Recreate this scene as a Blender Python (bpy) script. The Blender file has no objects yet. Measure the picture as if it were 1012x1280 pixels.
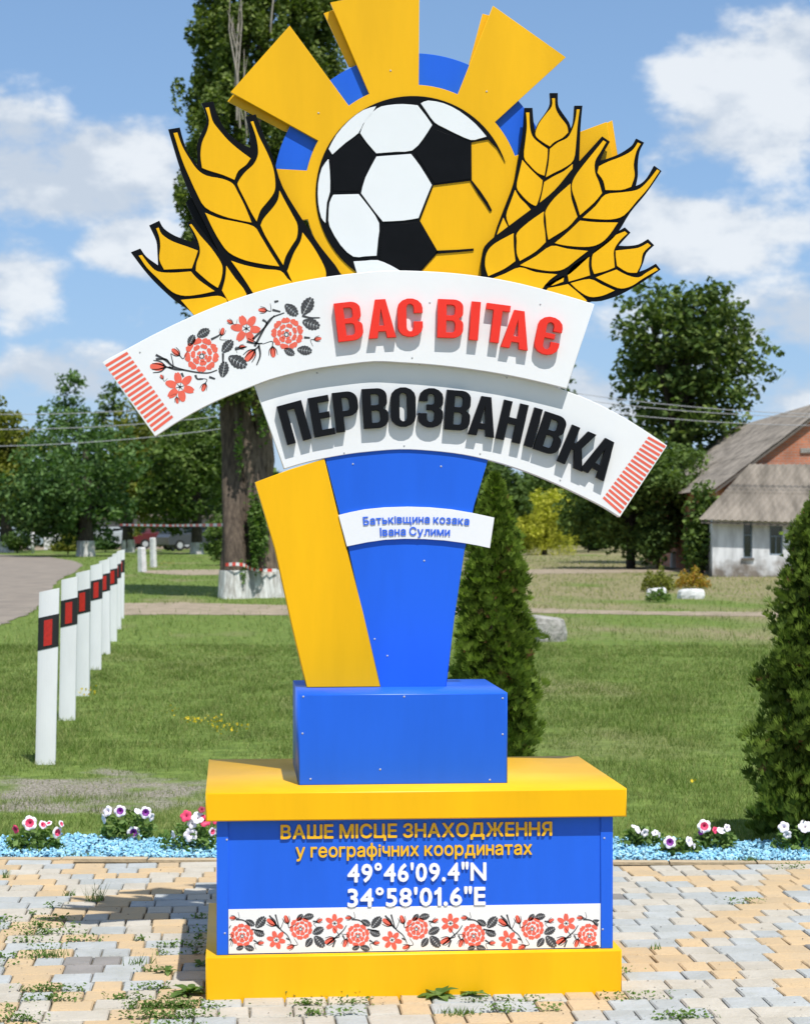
import bpy, math, random
import numpy as np
from mathutils import Vector
random.seed(7); rng = np.random.default_rng(7)
SC = bpy.context.scene; COL = SC.collection
R = math.radians

# ------------------------------------------------------------------ camera, sky, sun, exposure
YAW = R(4.8); EYE = 1.55; FPX = 2580.0; CX = 506.0; HY = 656.0
cam = bpy.data.cameras.new('camera'); cam_o = bpy.data.objects.new('camera', cam); COL.objects.link(cam_o)
cam_o.location = (0, 0, EYE); cam_o.rotation_euler = (R(90), 0, -YAW)
cam.sensor_fit = 'HORIZONTAL'; cam.sensor_width = 36; cam.lens = FPX/1012*36
cam.shift_y = (HY-640)/1012; cam.clip_end = 3000; cam.clip_start = .05
cam.dof.use_dof = True; cam.dof.focus_distance = 7.1; cam.dof.aperture_fstop = 11
SC.camera = cam_o
F = np.array([math.sin(YAW), math.cos(YAW), 0]); RT = np.array([math.cos(YAW), -math.sin(YAW), 0])
SC.view_settings.view_transform = 'Standard'; SC.view_settings.look = 'None'
SC.view_settings.gamma = 1; SC.view_settings.use_curve_mapping = False
SC.view_settings.exposure = 0.22

def ray(px, py): return F + RT*((px-CX)/FPX) + np.array([0, 0, (HY-py)/FPX])
def P(px, py, d): return np.array([0, 0, EYE]) + ray(px, py)*d            # point at depth d
def G(px, py, z=0.0): return P(px, py, (EYE-z)*FPX/(py-HY))                # point on the ground
def M(px, py, Y):                                                          # (x, z) on the plane y = Y
    r = ray(px, py); t = Y/r[1]; return (t*r[0], EYE+t*r[2])
def W2P(p):                                                                # world (n,3) -> pixels
    q = np.atleast_2d(p) - np.array([0, 0, EYE]); d = q@F
    return CX+FPX*(q@RT)/d, HY-FPX*q[:, 2]/d, d

SUN = Vector((0.155, -0.48, 1.0)).normalized()
sl = bpy.data.lights.new('sun', 'SUN'); sl.energy = 4.9; sl.angle = R(.53); sl.color = (1, .965, .91)
so = bpy.data.objects.new('sun', sl); COL.objects.link(so)
so.rotation_euler = SUN.to_track_quat('Z', 'Y').to_euler(); so.location = (3, -6, 20)

world = bpy.data.worlds.new('World'); SC.world = world; world.use_nodes = True
wt = world.node_tree; wt.nodes.clear()
def wn(t, **k):
    n = wt.nodes.new(t)
    for a, b in k.items(): setattr(n, a, b)
    return n
wl = wt.links.new
sky = wn('ShaderNodeTexSky', sky_type='NISHITA', sun_disc=False)
sky.sun_elevation = math.asin(SUN.z); sky.sun_rotation = math.atan2(SUN.x, SUN.y)
sky.air_density = 1.0; sky.dust_density = .1; sky.ozone_density = 2.2
bg = wn('ShaderNodeBackground'); bg.inputs[1].default_value = .105
wo = wn('ShaderNodeOutputWorld'); wl(bg.outputs[0], wo.inputs[0])
tc = wn('ShaderNodeTexCoord')
def wmath(op, a, b=None, clamp=False):
    n = wn('ShaderNodeMath', operation=op); n.use_clamp = clamp
    for i, v in enumerate((a, b)):
        if v is None: continue
        if isinstance(v, (int, float)): n.inputs[i].default_value = v
        else: wl(v, n.inputs[i])
    return n.outputs[0]
def wvec(op, a, b):
    n = wn('ShaderNodeVectorMath', operation=op); wl(a, n.inputs[0]); n.inputs[1].default_value = b; return n
def wmap(v, a, b, c, d):
    n = wn('ShaderNodeMapRange', interpolation_type='SMOOTHSTEP'); wl(v, n.inputs[0])
    for i, q in enumerate((a, b, c, d)): n.inputs[i+1].default_value = q
    return n.outputs[0]
def wnoise(scale, vec, detail, rough, off=(0, 0, 0)):
    o = wvec('ADD', vec, off).outputs[0]
    n = wn('ShaderNodeTexNoise'); wl(o, n.inputs['Vector'])
    n.inputs['Scale'].default_value = scale; n.inputs['Detail'].default_value = detail; n.inputs['Roughness'].default_value = rough
    return n.outputs[0]
dvec = wvec('MULTIPLY', tc.outputs['Generated'], (1, 1, 1.7)).outputs[0]
nb = wnoise(21, dvec, 10, .56); nl = wnoise(4.5, dvec, 3, .5, (3, 1, 7))
acc = None
# where the clouds stand low over the horizon: pixel centre, half widths, weight
for (px, py, rx, ry, w) in [(95, 215, 175, 78, 1.0), (20, 165, 110, 60, .9), (165, 308, 80, 48, .95), (20, 360, 80, 75, .9), (60, 465, 150, 45, .95), (200, 395, 80, 30, .35),
                            (945, 130, 135, 105, 1.0), (1000, 55, 80, 60, .8), (900, 290, 190, 60, 1.0), (1000, 400, 150, 70, .8), (790, 410, 110, 60, .55), (745, 90, 22, 22, .35), (30, 12, 90, 22, .4), (740, 500, 120, 60, .8), (960, 480, 150, 60, .7), (270, 0, 40, 16, .2)]:
    c = ray(px, py); ln = np.linalg.norm(c); c = c/ln
    s = wvec('SUBTRACT', tc.outputs['Generated'], tuple(c)).outputs[0]
    s = wvec('MULTIPLY', s, (FPX/rx*.88, FPX/rx*.88, FPX/ry*.9)).outputs[0]
    n = wn('ShaderNodeVectorMath', operation='LENGTH'); wl(s, n.inputs[0])
    g = wmap(n.outputs['Value'], 0, 1.5, w, 0)
    acc = g if acc is None else wmath('MAXIMUM', acc, g)
low = wn('ShaderNodeSeparateXYZ'); wl(tc.outputs['Generated'], low.inputs[0])
side = wmath('MULTIPLY', wmap(nl, .44, .6, 0, .8), wmap(wmath('ABSOLUTE', wmath('SUBTRACT', wmath('ARCTAN2', low.outputs[0], low.outputs[1]), YAW)), .19, .3, 0, 1))
acc = wmath('MAXIMUM', acc, side)
dens = wmath('ADD', wmath('MULTIPLY', acc, .62), wmath('MULTIPLY', wmath('SUBTRACT', nb, .5), 1.15))
mask = wmap(dens, .20, .46, 0, .9)
shade = wnoise(11, dvec, 6, .55, (.0, .0, .045)); shade2 = wnoise(30, dvec, 4, .6, (2, 0, .02))
sh = wmap(wmath('ADD', wmath('MULTIPLY', wmath('SUBTRACT', nb, shade), 1.5), wmath('ADD', wmath('MULTIPLY', dens, .35), wmath('MULTIPLY', shade2, .3))), .05, .5, 0, 1)
cc = wn('ShaderNodeMix', data_type='RGBA'); wl(sh, cc.inputs[0])
cc.inputs[6].default_value = (4.9, 5.5, 6.3, 1); cc.inputs[7].default_value = (7.2, 7.5, 7.8, 1)
# thin veil that whitens the sky towards the horizon
veil = wmap(low.outputs[2], .0, .28, .62, .35)
mv = wn('ShaderNodeMix', data_type='RGBA'); wl(veil, mv.inputs[0]); wl(sky.outputs[0], mv.inputs[6]); mv.inputs[7].default_value = (1.8, 3.6, 6.9, 1)
mx = wn('ShaderNodeMix', data_type='RGBA'); wl(mask, mx.inputs[0]); wl(mv.outputs[2], mx.inputs[6]); wl(cc.outputs[2], mx.inputs[7])
wl(mx.outputs[2], bg.inputs[0])

# ------------------------------------------------------------------ materials
def srgb(r, g, b):
    f = lambda c: (c/255/12.92) if c/255 <= .04045 else ((c/255+.055)/1.055)**2.4
    return (f(r), f(g), f(b))
def mat(name, col, rough=.6, var=.0, vscale=3, bump=0, bscale=40, spec=.5, col2=None, fine=None, objrand=0, stretch=(1, 1, 1), coat=0, metal=0):
    m = bpy.data.materials.new(name); m.use_nodes = True; t = m.node_tree; b = t.nodes['Principled BSDF']
    b.inputs['Roughness'].default_value = rough; b.inputs['Specular IOR Level'].default_value = spec
    b.inputs['Coat Weight'].default_value = coat; b.inputs['Coat Roughness'].default_value = .12; b.inputs['Metallic'].default_value = metal
    geo = t.nodes.new('ShaderNodeNewGeometry'); mp = t.nodes.new('ShaderNodeVectorMath'); mp.operation = 'MULTIPLY'
    t.links.new(geo.outputs['Position'], mp.inputs[0]); mp.inputs[1].default_value = stretch
    src = None
    c2 = col2 if col2 else tuple(c*(1-var) for c in col)
    if var or col2:
        n = t.nodes.new('ShaderNodeTexNoise'); n.inputs['Scale'].default_value = vscale; n.inputs['Detail'].default_value = 6; n.inputs['Roughness'].default_value = .62
        t.links.new(mp.outputs[0], n.inputs['Vector'])
        r = t.nodes.new('ShaderNodeMapRange'); r.inputs[1].default_value = .36; r.inputs[2].default_value = .64
        t.links.new(n.outputs[0], r.inputs[0])
        x = t.nodes.new('ShaderNodeMix'); x.data_type = 'RGBA'; t.links.new(r.outputs[0], x.inputs[0])
        x.inputs[6].default_value = (*c2, 1); x.inputs[7].default_value = (*col, 1); src = x.outputs[2]
    if objrand:
        oi = t.nodes.new('ShaderNodeObjectInfo'); h = t.nodes.new('ShaderNodeHueSaturation')
        r = t.nodes.new('ShaderNodeMapRange'); t.links.new(oi.outputs['Random'], r.inputs[0])
        r.inputs[3].default_value = 1-objrand; r.inputs[4].default_value = 1+objrand
        t.links.new(r.outputs[0], h.inputs['Value'])
        if src: t.links.new(src, h.inputs['Color'])
        else: h.inputs['Color'].default_value = (*col, 1)
        src = h.outputs[0]
    if fine:      # tone attribute per face
        a = t.nodes.new('ShaderNodeAttribute'); a.attribute_name = 'tone'
        x = t.nodes.new('ShaderNodeMix'); x.data_type = 'RGBA'; t.links.new(a.outputs['Fac'], x.inputs[0])
        if src: t.links.new(src, x.inputs[6])
        else: x.inputs[6].default_value = (*col, 1)
        x.inputs[7].default_value = (*fine, 1); src = x.outputs[2]
    if src: t.links.new(src, b.inputs['Base Color'])
    else: b.inputs['Base Color'].default_value = (*col, 1)
    if bump:
        n = t.nodes.new('ShaderNodeTexNoise'); n.inputs['Scale'].default_value = bscale; n.inputs['Detail'].default_value = 5
        t.links.new(mp.outputs[0], n.inputs['Vector'])
        bp = t.nodes.new('ShaderNodeBump'); bp.inputs['Strength'].default_value = bump; bp.inputs['Distance'].default_value = .02
        t.links.new(n.outputs[0], bp.inputs['Height']); t.links.new(bp.outputs[0], b.inputs['Normal'])
    return m
def leafmat(name, col, fine, trans=.3, rough=.55, var=.25, vscale=.8):
    m = mat(name, col, rough, var=var, vscale=vscale, fine=fine, spec=.12); t = m.node_tree; b = t.nodes['Principled BSDF']
    tr = t.nodes.new('ShaderNodeBsdfTranslucent'); ms = t.nodes.new('ShaderNodeMixShader'); ms.inputs[0].default_value = trans
    cl = b.inputs['Base Color'].links[0].from_socket
    g = t.nodes.new('ShaderNodeMix'); g.data_type = 'RGBA'; g.blend_type = 'MULTIPLY'; g.inputs[0].default_value = 1
    t.links.new(cl, g.inputs[6]); g.inputs[7].default_value = (1.3, 1.5, .5, 1); t.links.new(g.outputs[2], tr.inputs[0])
    t.links.new(b.outputs[0], ms.inputs[1]); t.links.new(tr.outputs[0], ms.inputs[2])
    t.links.new(ms.outputs[0], t.nodes['Material Output'].inputs[0]); return m

PM = dict(spec=.3)
m_yel = mat('yellow_panel', (.85, .455, .001), .42, var=.12, vscale=1.4, bump=.03, bscale=4, stretch=(3, 3, .5), **PM)
m_blue = mat('blue_panel', (.014, .118, .69), .38, var=.10, vscale=2, stretch=(3, 3, .5), bump=.03, bscale=4, **PM)
m_white = mat('white_panel', (.78, .79, .80), .4, var=.04, vscale=3, bump=.02, bscale=5)
m_ballw = mat('ball_white', (.76, .78, .80), .25, var=.03, vscale=5, coat=.3)
m_black = mat('black_panel', (.004, .004, .005), .35, var=.3, vscale=20, spec=.15)
m_red = mat('red_letter', (.80, .032, .018), .5, spec=.3, var=.06, vscale=9)
m_blk = mat('black_letter', (.005, .005, .007), .4, var=.2, vscale=9, spec=.2)
m_wlet = mat('white_letter', (.8, .8, .8), .45, var=.03)
m_ylet = mat('yellow_letter', (.82, .45, .004), .45, var=.05)
m_blet = mat('blue_letter', (.03, .13, .70), .45, var=.05)
m_ink_r = mat('red_print', (.80, .13, .08), .5, var=.12, vscale=30)
m_ink_b = mat('dark_print', (.055, .055, .06), .5, var=.2, vscale=30)
m_strip = mat('printed_ground', (.79, .78, .755), .45, var=.03)
m_rivet = mat('rivet_steel', (.45, .46, .48), .4, var=.1)
m_bark = mat('poplar_bark', (.20, .155, .115), .9, col2=(.07, .052, .04), vscale=6, bump=.8, bscale=9, stretch=(3, 3, .55), spec=.2)
m_bark2b = mat('dark_poplar_bark', (.13, .10, .075), .9, col2=(.05, .038, .03), vscale=6, bump=.8, bscale=9, stretch=(3, 3, .55), spec=.2)
m_bark2 = mat('dark_bark', (.085, .07, .055), .9, col2=(.04, .032, .026), vscale=8, bump=.5, stretch=(2, 2, .5), spec=.2)
m_wash = mat('whitewash', (.68, .68, .66), .85, col2=(.30, .28, .25), vscale=5, bump=.8, bscale=9, stretch=(3, 3, .45), spec=.2)
m_dead = mat('bleached_wood', (.42, .37, .32), .9, var=.4, vscale=6, spec=.2)
m_brown = mat('withered_spray', (.22, .13, .05), .8, var=.3, spec=.1)
m_plast = mat('white_plastic', (.72, .73, .74), .45, var=.08, vscale=6, stretch=(1, 1, .3))
m_band = mat('black_band', (.012, .012, .013), .5, var=.2)
m_refl = mat('red_reflector', (.50, .015, .01), .25, var=.25, vscale=60, coat=.4)
m_conc = mat('concrete', (.40, .385, .355), .9, col2=(.22, .21, .19), vscale=9, bump=.9, bscale=24, spec=.2)
m_wconc = mat('limewashed_concrete', (.70, .70, .69), .85, var=.25, vscale=5, bump=.3)
m_slate = mat('weathered_slate', (.285, .25, .21), .9, col2=(.15, .132, .11), vscale=1.6, bump=.3, bscale=10, stretch=(2, .6, .6), spec=.2)
m_wood = mat('grey_wood', (.14, .12, .10), .8, var=.3, vscale=6)
m_glass = mat('dark_glass', (.02, .025, .03), .08, var=.3, vscale=4, spec=.8)
m_frame = mat('faded_frame', (.19, .24, .28), .7, var=.2, vscale=8)

def brick_mat():
    m = mat('red_brick', (.40, .155, .09), .9, spec=.2); t = m.node_tree; b = t.nodes['Principled BSDF']
    g = t.nodes.new('ShaderNodeNewGeometry'); sx = t.nodes.new('ShaderNodeSeparateXYZ'); cb = t.nodes.new('ShaderNodeCombineXYZ')
    t.links.new(g.outputs['Position'], sx.inputs[0]); t.links.new(sx.outputs[0], cb.inputs[0]); t.links.new(sx.outputs[2], cb.inputs[1])
    br = t.nodes.new('ShaderNodeTexBrick'); t.links.new(cb.outputs[0], br.inputs[0]); br.inputs['Scale'].default_value = 1
    br.inputs['Color1'].default_value = (.60, .22, .115, 1); br.inputs['Color2'].default_value = (.46, .18, .105, 1); br.inputs['Mortar'].default_value = (.36, .30, .26, 1)
    br.inputs['Brick Width'].default_value = .26; br.inputs['Row Height'].default_value = .085; br.inputs['Mortar Size'].default_value = .008
    n = t.nodes.new('ShaderNodeTexNoise'); n.inputs['Scale'].default_value = 1.3; n.inputs['Detail'].default_value = 7; t.links.new(g.outputs['Position'], n.inputs[0])
    x = t.nodes.new('ShaderNodeMix'); x.data_type = 'RGBA'; x.blend_type = 'MULTIPLY'; x.inputs[0].default_value = .6
    t.links.new(br.outputs[0], x.inputs[6]); mr = t.nodes.new('ShaderNodeMapRange'); mr.inputs[1].default_value = .3; mr.inputs[2].default_value = .6; mr.inputs[3].default_value = .5; mr.inputs[4].default_value = 1.1
    t.links.new(n.outputs[0], mr.inputs[0]); t.links.new(mr.outputs[0], x.inputs[7]); t.links.new(x.outputs[2], b.inputs[0]); return m
m_brick = brick_mat()
def limewall_mat():
    m = mat('limewashed_wall', (.66, .67, .68), .9, spec=.2); t = m.node_tree; b = t.nodes['Principled BSDF']
    g = t.nodes.new('ShaderNodeNewGeometry'); n = t.nodes.new('ShaderNodeTexNoise'); n.inputs['Scale'].default_value = 2.2; n.inputs['Detail'].default_value = 8; t.links.new(g.outputs['Position'], n.inputs[0])
    sx = t.nodes.new('ShaderNodeSeparateXYZ'); t.links.new(g.outputs['Position'], sx.inputs[0])
    # peeled, splashed foot of the wall: bare render shows below ~0.5 m
    a = t.nodes.new('ShaderNodeMath'); a.operation = 'MULTIPLY_ADD'; t.links.new(sx.outputs[2], a.inputs[0]); a.inputs[1].default_value = -.45; t.links.new(n.outputs[0], a.inputs[2])
    r = t.nodes.new('ShaderNodeMapRange'); t.links.new(a.outputs[0], r.inputs[0]); r.inputs[1].default_value = .24; r.inputs[2].default_value = .50
    x = t.nodes.new('ShaderNodeMix'); x.data_type = 'RGBA'; t.links.new(r.outputs[0], x.inputs[0]); x.inputs[6].default_value = (.68, .69, .70, 1); x.inputs[7].default_value = (.22, .19, .16, 1)
    n2 = t.nodes.new('ShaderNodeTexNoise'); n2.inputs['Scale'].default_value = 5; n2.inputs['Detail'].default_value = 7; sv = t.nodes.new('ShaderNodeVectorMath'); sv.operation = 'MULTIPLY'; t.links.new(g.outputs['Position'], sv.inputs[0]); sv.inputs[1].default_value = (1, 1, .25); t.links.new(sv.outputs[0], n2.inputs[0])
    r2 = t.nodes.new('ShaderNodeMapRange'); t.links.new(n2.outputs[0], r2.inputs[0]); r2.inputs[1].default_value = .35; r2.inputs[2].default_value = .6; r2.inputs[3].default_value = .72; r2.inputs[4].default_value = 1
    x2 = t.nodes.new('ShaderNodeMix'); x2.data_type = 'RGBA'; x2.blend_type = 'MULTIPLY'; x2.inputs[0].default_value = 1; t.links.new(x.outputs[2], x2.inputs[6]); t.links.new(r2.outputs[0], x2.inputs[7]); t.links.new(x2.outputs[2], b.inputs[0]); return m
m_lime = limewall_mat()

L_pop = leafmat('poplar_leaf', (.085, .125, .027), (.22, .27, .075), .25)
L_mid = leafmat('mid_green_leaf', (.075, .125, .03), (.17, .24, .06), .25)
L_blu = leafmat('cool_green_leaf', (.062, .125, .038), (.15, .24, .075), .25)
L_olv = leafmat('olive_leaf', (.12, .145, .022), (.26, .26, .05), .3)
L_drk = leafmat('dark_leaf', (.055, .100, .025), (.12, .18, .045), .2)
L_che = leafmat('chestnut_leaf', (.060, .105, .025), (.17, .22, .055), .2)
L_wil = leafmat('golden_willow_leaf', (.42, .42, .045), (.58, .56, .10), .35)
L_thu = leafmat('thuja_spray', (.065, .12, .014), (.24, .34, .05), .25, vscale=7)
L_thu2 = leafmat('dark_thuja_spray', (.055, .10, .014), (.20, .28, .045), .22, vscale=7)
L_pet = leafmat('petunia_leaf', (.10, .18, .04), (.22, .32, .10), .3)
L_wed = leafmat('weed_leaf', (.09, .17, .035), (.19, .27, .08), .35)
L_orb = leafmat('orange_shrub_leaf', (.30, .25, .03), (.42, .20, .04), .3)
L_yel = leafmat('yellow_weed_flower', (.55, .38, .02), (.65, .5, .03), .2)

# ------------------------------------------------------------------ object helpers
def wloc(o):
    v = Vector((0, 0, 0))
    while o: v += Vector(o.location); o = o.parent
    return v
def tag(o, label=None, cat=None, group=None, kind=None):
    if label: o['label'] = label
    if cat: o['category'] = cat
    if group: o['group'] = group
    if kind: o['kind'] = kind
    return o
def link(name, me, parent=None, local=False):
    o = bpy.data.objects.new(name, me); COL.objects.link(o)
    if parent:
        o.parent = parent
        if not local: o.location = -wloc(parent)
    return o
def empty(name, loc, label, cat, group=None, rz=0):
    o = bpy.data.objects.new(name, None); COL.objects.link(o); o.location = Vector([float(v) for v in loc]); o.rotation_euler.z = rz
    o.empty_display_size = .2
    return tag(o, label, cat, group)
def mesh(name, V, Fc, mats, mi=None, smooth=False, tone=None):
    """V (n,3), Fc (m,k) array or a list of polygons"""
    me = bpy.data.meshes.new(name); V = np.asarray(V, float)
    if isinstance(Fc, np.ndarray):
        k = Fc.shape[1]; me.vertices.add(len(V)); me.vertices.foreach_set('co', V.ravel())
        me.loops.add(Fc.size); me.loops.foreach_set('vertex_index', Fc.ravel().astype(np.int32))
        me.polygons.add(len(Fc)); me.polygons.foreach_set('loop_start', np.arange(0, Fc.size, k, dtype=np.int32))
        me.polygons.foreach_set('loop_total', np.full(len(Fc), k, np.int32))
        me.update(calc_edges=True)
    else:
        me.from_pydata(V.tolist(), [], [tuple(int(i) for i in f) for f in Fc])
    for m in (mats if isinstance(mats, (list, tuple)) else [mats]): me.materials.append(m)
    if mi is not None: me.polygons.foreach_set('material_index', np.asarray(mi, np.int32))
    if tone is not None:
        a = me.attributes.new('tone', 'FLOAT', 'FACE'); a.data.foreach_set('value', np.asarray(tone, np.float32))
    me.polygons.foreach_set('use_smooth', np.full(len(me.polygons), smooth))
    me.update(); return me
class MB:
    def __init__(s): s.V = []; s.F = []; s.mi = []
    def add(s, V, Fc, mi=0):
        n = len(s.V); s.V += [tuple(v) for v in V]; s.F += [tuple(i+n for i in f) for f in Fc]; s.mi += [mi]*len(Fc)
    def box(s, a, b, mi=0):
        x0, y0, z0 = a; x1, y1, z1 = b
        s.add([(x0, y0, z0), (x1, y0, z0), (x1, y1, z0), (x0, y1, z0), (x0, y0, z1), (x1, y0, z1), (x1, y1, z1), (x0, y1, z1)],
              [(0, 3, 2, 1), (4, 5, 6, 7), (0, 1, 5, 4), (1, 2, 6, 5), (2, 3, 7, 6), (3, 0, 4, 7)], mi)
    def tube(s, pts, rad, k=8, mi=0, jit=0, cap=True):
        pts = [np.array(p, float) for p in pts]; rings = []
        n0 = len(s.V); n = len(pts)
        for i, p in enumerate(pts):
            t = pts[min(i+1, n-1)]-pts[max(i-1, 0)]; t = t/(np.linalg.norm(t)+1e-9)
            u = np.cross(t, [0, 1, 0.3]) if abs(t[1]) < .9 else np.cross(t, [1, 0, 0]); u /= np.linalg.norm(u); v = np.cross(t, u)
            r = rad[i] if hasattr(rad, '__len__') else rad
            for j in range(k):
                a = 2*math.pi*j/k; q = r*(1+random.uniform(-jit, jit))
                s.V.append(tuple(p+(u*math.cos(a)+v*math.sin(a))*q))
        for i in range(n-1):
            for j in range(k):
                a = n0+i*k+j; b = n0+i*k+(j+1) % k
                s.F.append((a, b, b+k, a+k)); s.mi.append(mi)
        if cap:
            s.F.append(tuple(n0+j for j in range(k))[::-1]); s.F.append(tuple(n0+(n-1)*k+j for j in range(k))); s.mi += [mi, mi]
    def build(s, name, mats, parent=None, smooth=False, local=False):
        return link(name, mesh(name, np.array(s.V), s.F, mats, s.mi, smooth), parent, local)
def plate_mesh(name, loops, yf, th, m, bev=.0008, spline_res=None):
    """extruded flat plate in the x-z plane, front face at y = yf; loops = outer + holes"""
    cu = bpy.data.curves.new(name, 'CURVE'); cu.dimensions = '2D'; cu.fill_mode = 'BOTH'
    cu.extrude = max(th/2-bev, .0001); cu.bevel_depth = bev; cu.bevel_resolution = 0; cu.offset = -bev
    for lp in loops:
        s = cu.splines.new('POLY'); s.points.add(len(lp)-1); s.use_cyclic_u = True
        for p, q in zip(s.points, lp): p.co = (q[0], q[1], 0, 1)
    o = bpy.data.objects.new(name, cu); me = bpy.data.meshes.new_from_object(o)
    bpy.data.objects.remove(o); bpy.data.curves.remove(cu)
    n = len(me.vertices); co = np.empty(n*3); me.vertices.foreach_get('co', co); co = co.reshape(-1, 3)
    out = np.stack([co[:, 0], (yf+th/2)-co[:, 2], co[:, 1]], 1); me.vertices.foreach_set('co', out.ravel()); me.update()
    me.materials.clear(); me.materials.append(m); me.name = name
    return me
def plate(name, loops, yf, th, m, parent, bev=.0008): return link(name, plate_mesh(name, loops, yf, th, m, bev), parent)
def smooth_loop(pts, n=3):
    """Catmull-Rom through the points (closed), sharp turns kept"""
    out = []; N = len(pts); A = [np.array(p, float) for p in pts]
    def sharp(i):
        a = A[i]-A[i-1]; b = A[(i+1) % N]-A[i]
        c = np.dot(a, b)/(np.linalg.norm(a)*np.linalg.norm(b)+1e-9); return c < .72
    for i in range(N):
        p0, p1, p2, p3 = A[i-1], A[i], A[(i+1) % N], A[(i+2) % N]
        if sharp(i): p0 = p1-(p2-p1)*.5
        if sharp((i+1) % N): p3 = p2+(p2-p1)*.5
        for k in range(n):
            t = k/n
            out.append(tuple(.5*((2*p1)+(-p0+p2)*t+(2*p0-5*p1+4*p2-p3)*t*t+(-p0+3*p1-3*p2+p3)*t**3)))
    return out

def inpoly(x, y, poly):
    r = np.zeros(len(x), bool); n = len(poly)
    for i in range(n):
        x0, y0 = poly[i]; x1, y1 = poly[(i+1) % n]
        if y0 == y1: continue
        r ^= ((y0 > y) != (y1 > y)) & (x < (x1-x0)*(y-y0)/(y1-y0)+x0)
    return r

# ------------------------------------------------------------------ ground, road, paths
EDGE0 = G(0, 1072); EDGE1 = G(1012, 1077)           # front edge of the flower strip
ED = (EDGE1-EDGE0); ED /= np.linalg.norm(ED); EN = np.array([-ED[1], ED[0], 0])
STRIP_W = .62
def ground_mat():
    m = mat('lawn_soil', (.1, .1, .05), .95, spec=.15); t = m.node_tree; b = t.nodes['Principled BSDF']; L = t.links.new
    g = t.nodes.new('ShaderNodeNewGeometry')
    def noise(sc, det=6, st=(1, 1, 1)):
        v = t.nodes.new('ShaderNodeVectorMath'); v.operation = 'MULTIPLY'; L(g.outputs['Position'], v.inputs[0]); v.inputs[1].default_value = st
        n = t.nodes.new('ShaderNodeTexNoise'); n.inputs['Scale'].default_value = sc; n.inputs['Detail'].default_value = det; L(v.outputs[0], n.inputs[0]); return n.outputs[0]
    def mr(v, a, b_, c=0, d=1):
        n = t.nodes.new('ShaderNodeMapRange'); L(v, n.inputs[0])
        for i, q in enumerate((a, b_, c, d)): n.inputs[i+1].default_value = q
        return n.outputs[0]
    def mixc(f, a, c):
        n = t.nodes.new('ShaderNodeMix'); n.data_type = 'RGBA'; L(f, n.inputs[0])
        for i, q in ((6, a), (7, c)):
            if isinstance(q, tuple): n.inputs[i].default_value = (*q, 1)
            else: L(q, n.inputs[i])
        return n.outputs[2]
    green = mixc(mr(noise(9), .35, .65), (.085, .13, .025), (.15, .21, .045))
    dry = mixc(mr(noise(14), .35, .65), (.17, .15, .075), (.27, .24, .13))
    # the lawn dries out with distance towards the yard, and in worn patches
    sx = t.nodes.new('ShaderNodeSeparateXYZ'); L(g.outputs['Position'], sx.inputs[0])
    dv = t.nodes.new('ShaderNodeMath'); dv.operation = 'DIVIDE'; L(sx.outputs[0], dv.inputs[0]); L(sx.outputs[1], dv.inputs[1])
    fm = t.nodes.new('ShaderNodeMath'); fm.operation = 'MULTIPLY'; L(mr(sx.outputs[1], 26, 48, 0, .25), fm.inputs[0]); L(mr(dv.outputs[0], .05, .13, 0, 1), fm.inputs[1])
    far = fm.outputs[0]
    ad = t.nodes.new('ShaderNodeMath'); L(noise(.45, 4, (1, .35, 1)), ad.inputs[0]); L(far, ad.inputs[1])
    col = mixc(mr(ad.outputs[0], .55, .72), green, dry)
    c = G(110, 985)
    v = t.nodes.new('ShaderNodeVectorMath'); v.operation = 'SUBTRACT'; L(g.outputs['Position'], v.inputs[0]); v.inputs[1].default_value = tuple(c)
    v2 = t.nodes.new('ShaderNodeVectorMath'); v2.operation = 'MULTIPLY'; L(v.outputs[0], v2.inputs[0]); v2.inputs[1].default_value = (.8, .95, 1)
    ln = t.nodes.new('ShaderNodeVectorMath'); ln.operation = 'LENGTH'; L(v2.outputs[0], ln.inputs[0])
    s = t.nodes.new('ShaderNodeMath'); L(ln.outputs['Value'], s.inputs[0]); nm = t.nodes.new('ShaderNodeMath'); nm.operation = 'MULTIPLY'; L(noise(2.2), nm.inputs[0]); nm.inputs[1].default_value = 2.6; L(nm.outputs[0], s.inputs[1])
    gravel = mixc(mr(noise(60, 3), .4, .6), (.13, .12, .085), (.32, .29, .24))
    col = mixc(mr(s.outputs[0], 2.15, 1.65), col, gravel)
    L(col, b.inputs[0])
    bp = t.nodes.new('ShaderNodeBump'); bp.inputs['Strength'].default_value = .6; bp.inputs['Distance'].default_value = .03; L(noise(50, 4), bp.inputs['Height']); L(bp.outputs[0], b.inputs['Normal'])
    return m
mb = MB(); mb.add([(-1500, -200, -.03), (1500, -200, -.03), (1500, 2500, -.03), (-1500, 2500, -.03)], [(0, 1, 2, 3)])
tag(mb.build('ground', ground_mat()), 'mown lawn with dry patches reaching back to the trees', kind='structure')

m_road = mat('worn_asphalt', (.25, .215, .175), .92, col2=(.18, .155, .13), vscale=1.2, bump=.5, bscale=30, spec=.2)
m_path = mat('trodden_path', (.33, .27, .20), .95, col2=(.21, .175, .12), vscale=2.5, bump=.5, bscale=20, spec=.15)
m_kerbl = mat('pale_path_edge', (.42, .38, .28), .95, col2=(.22, .19, .11), vscale=3, spec=.15)
def sheet(name, pix, z, m, label, jit=0.0, n=10):
    pts = []; N = len(pix)
    for i in range(N):
        a = G(*pix[i], z=z); b = G(*pix[(i+1) % N], z=z)
        for k in range(n):
            q = a+(b-a)*k/n; q[:2] += rng.normal(0, jit, 2) if k else 0; pts.append(q)
    return tag(link(name, mesh(name, np.array(pts), [tuple(range(len(pts)))], m)), label, kind='structure')
ROAD = [(-160, 692), (0, 693), (60, 696), (92, 701), (104, 706), (92, 716), (72, 726), (56, 748), (40, 765), (0, 782), (-160, 800)]
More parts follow.
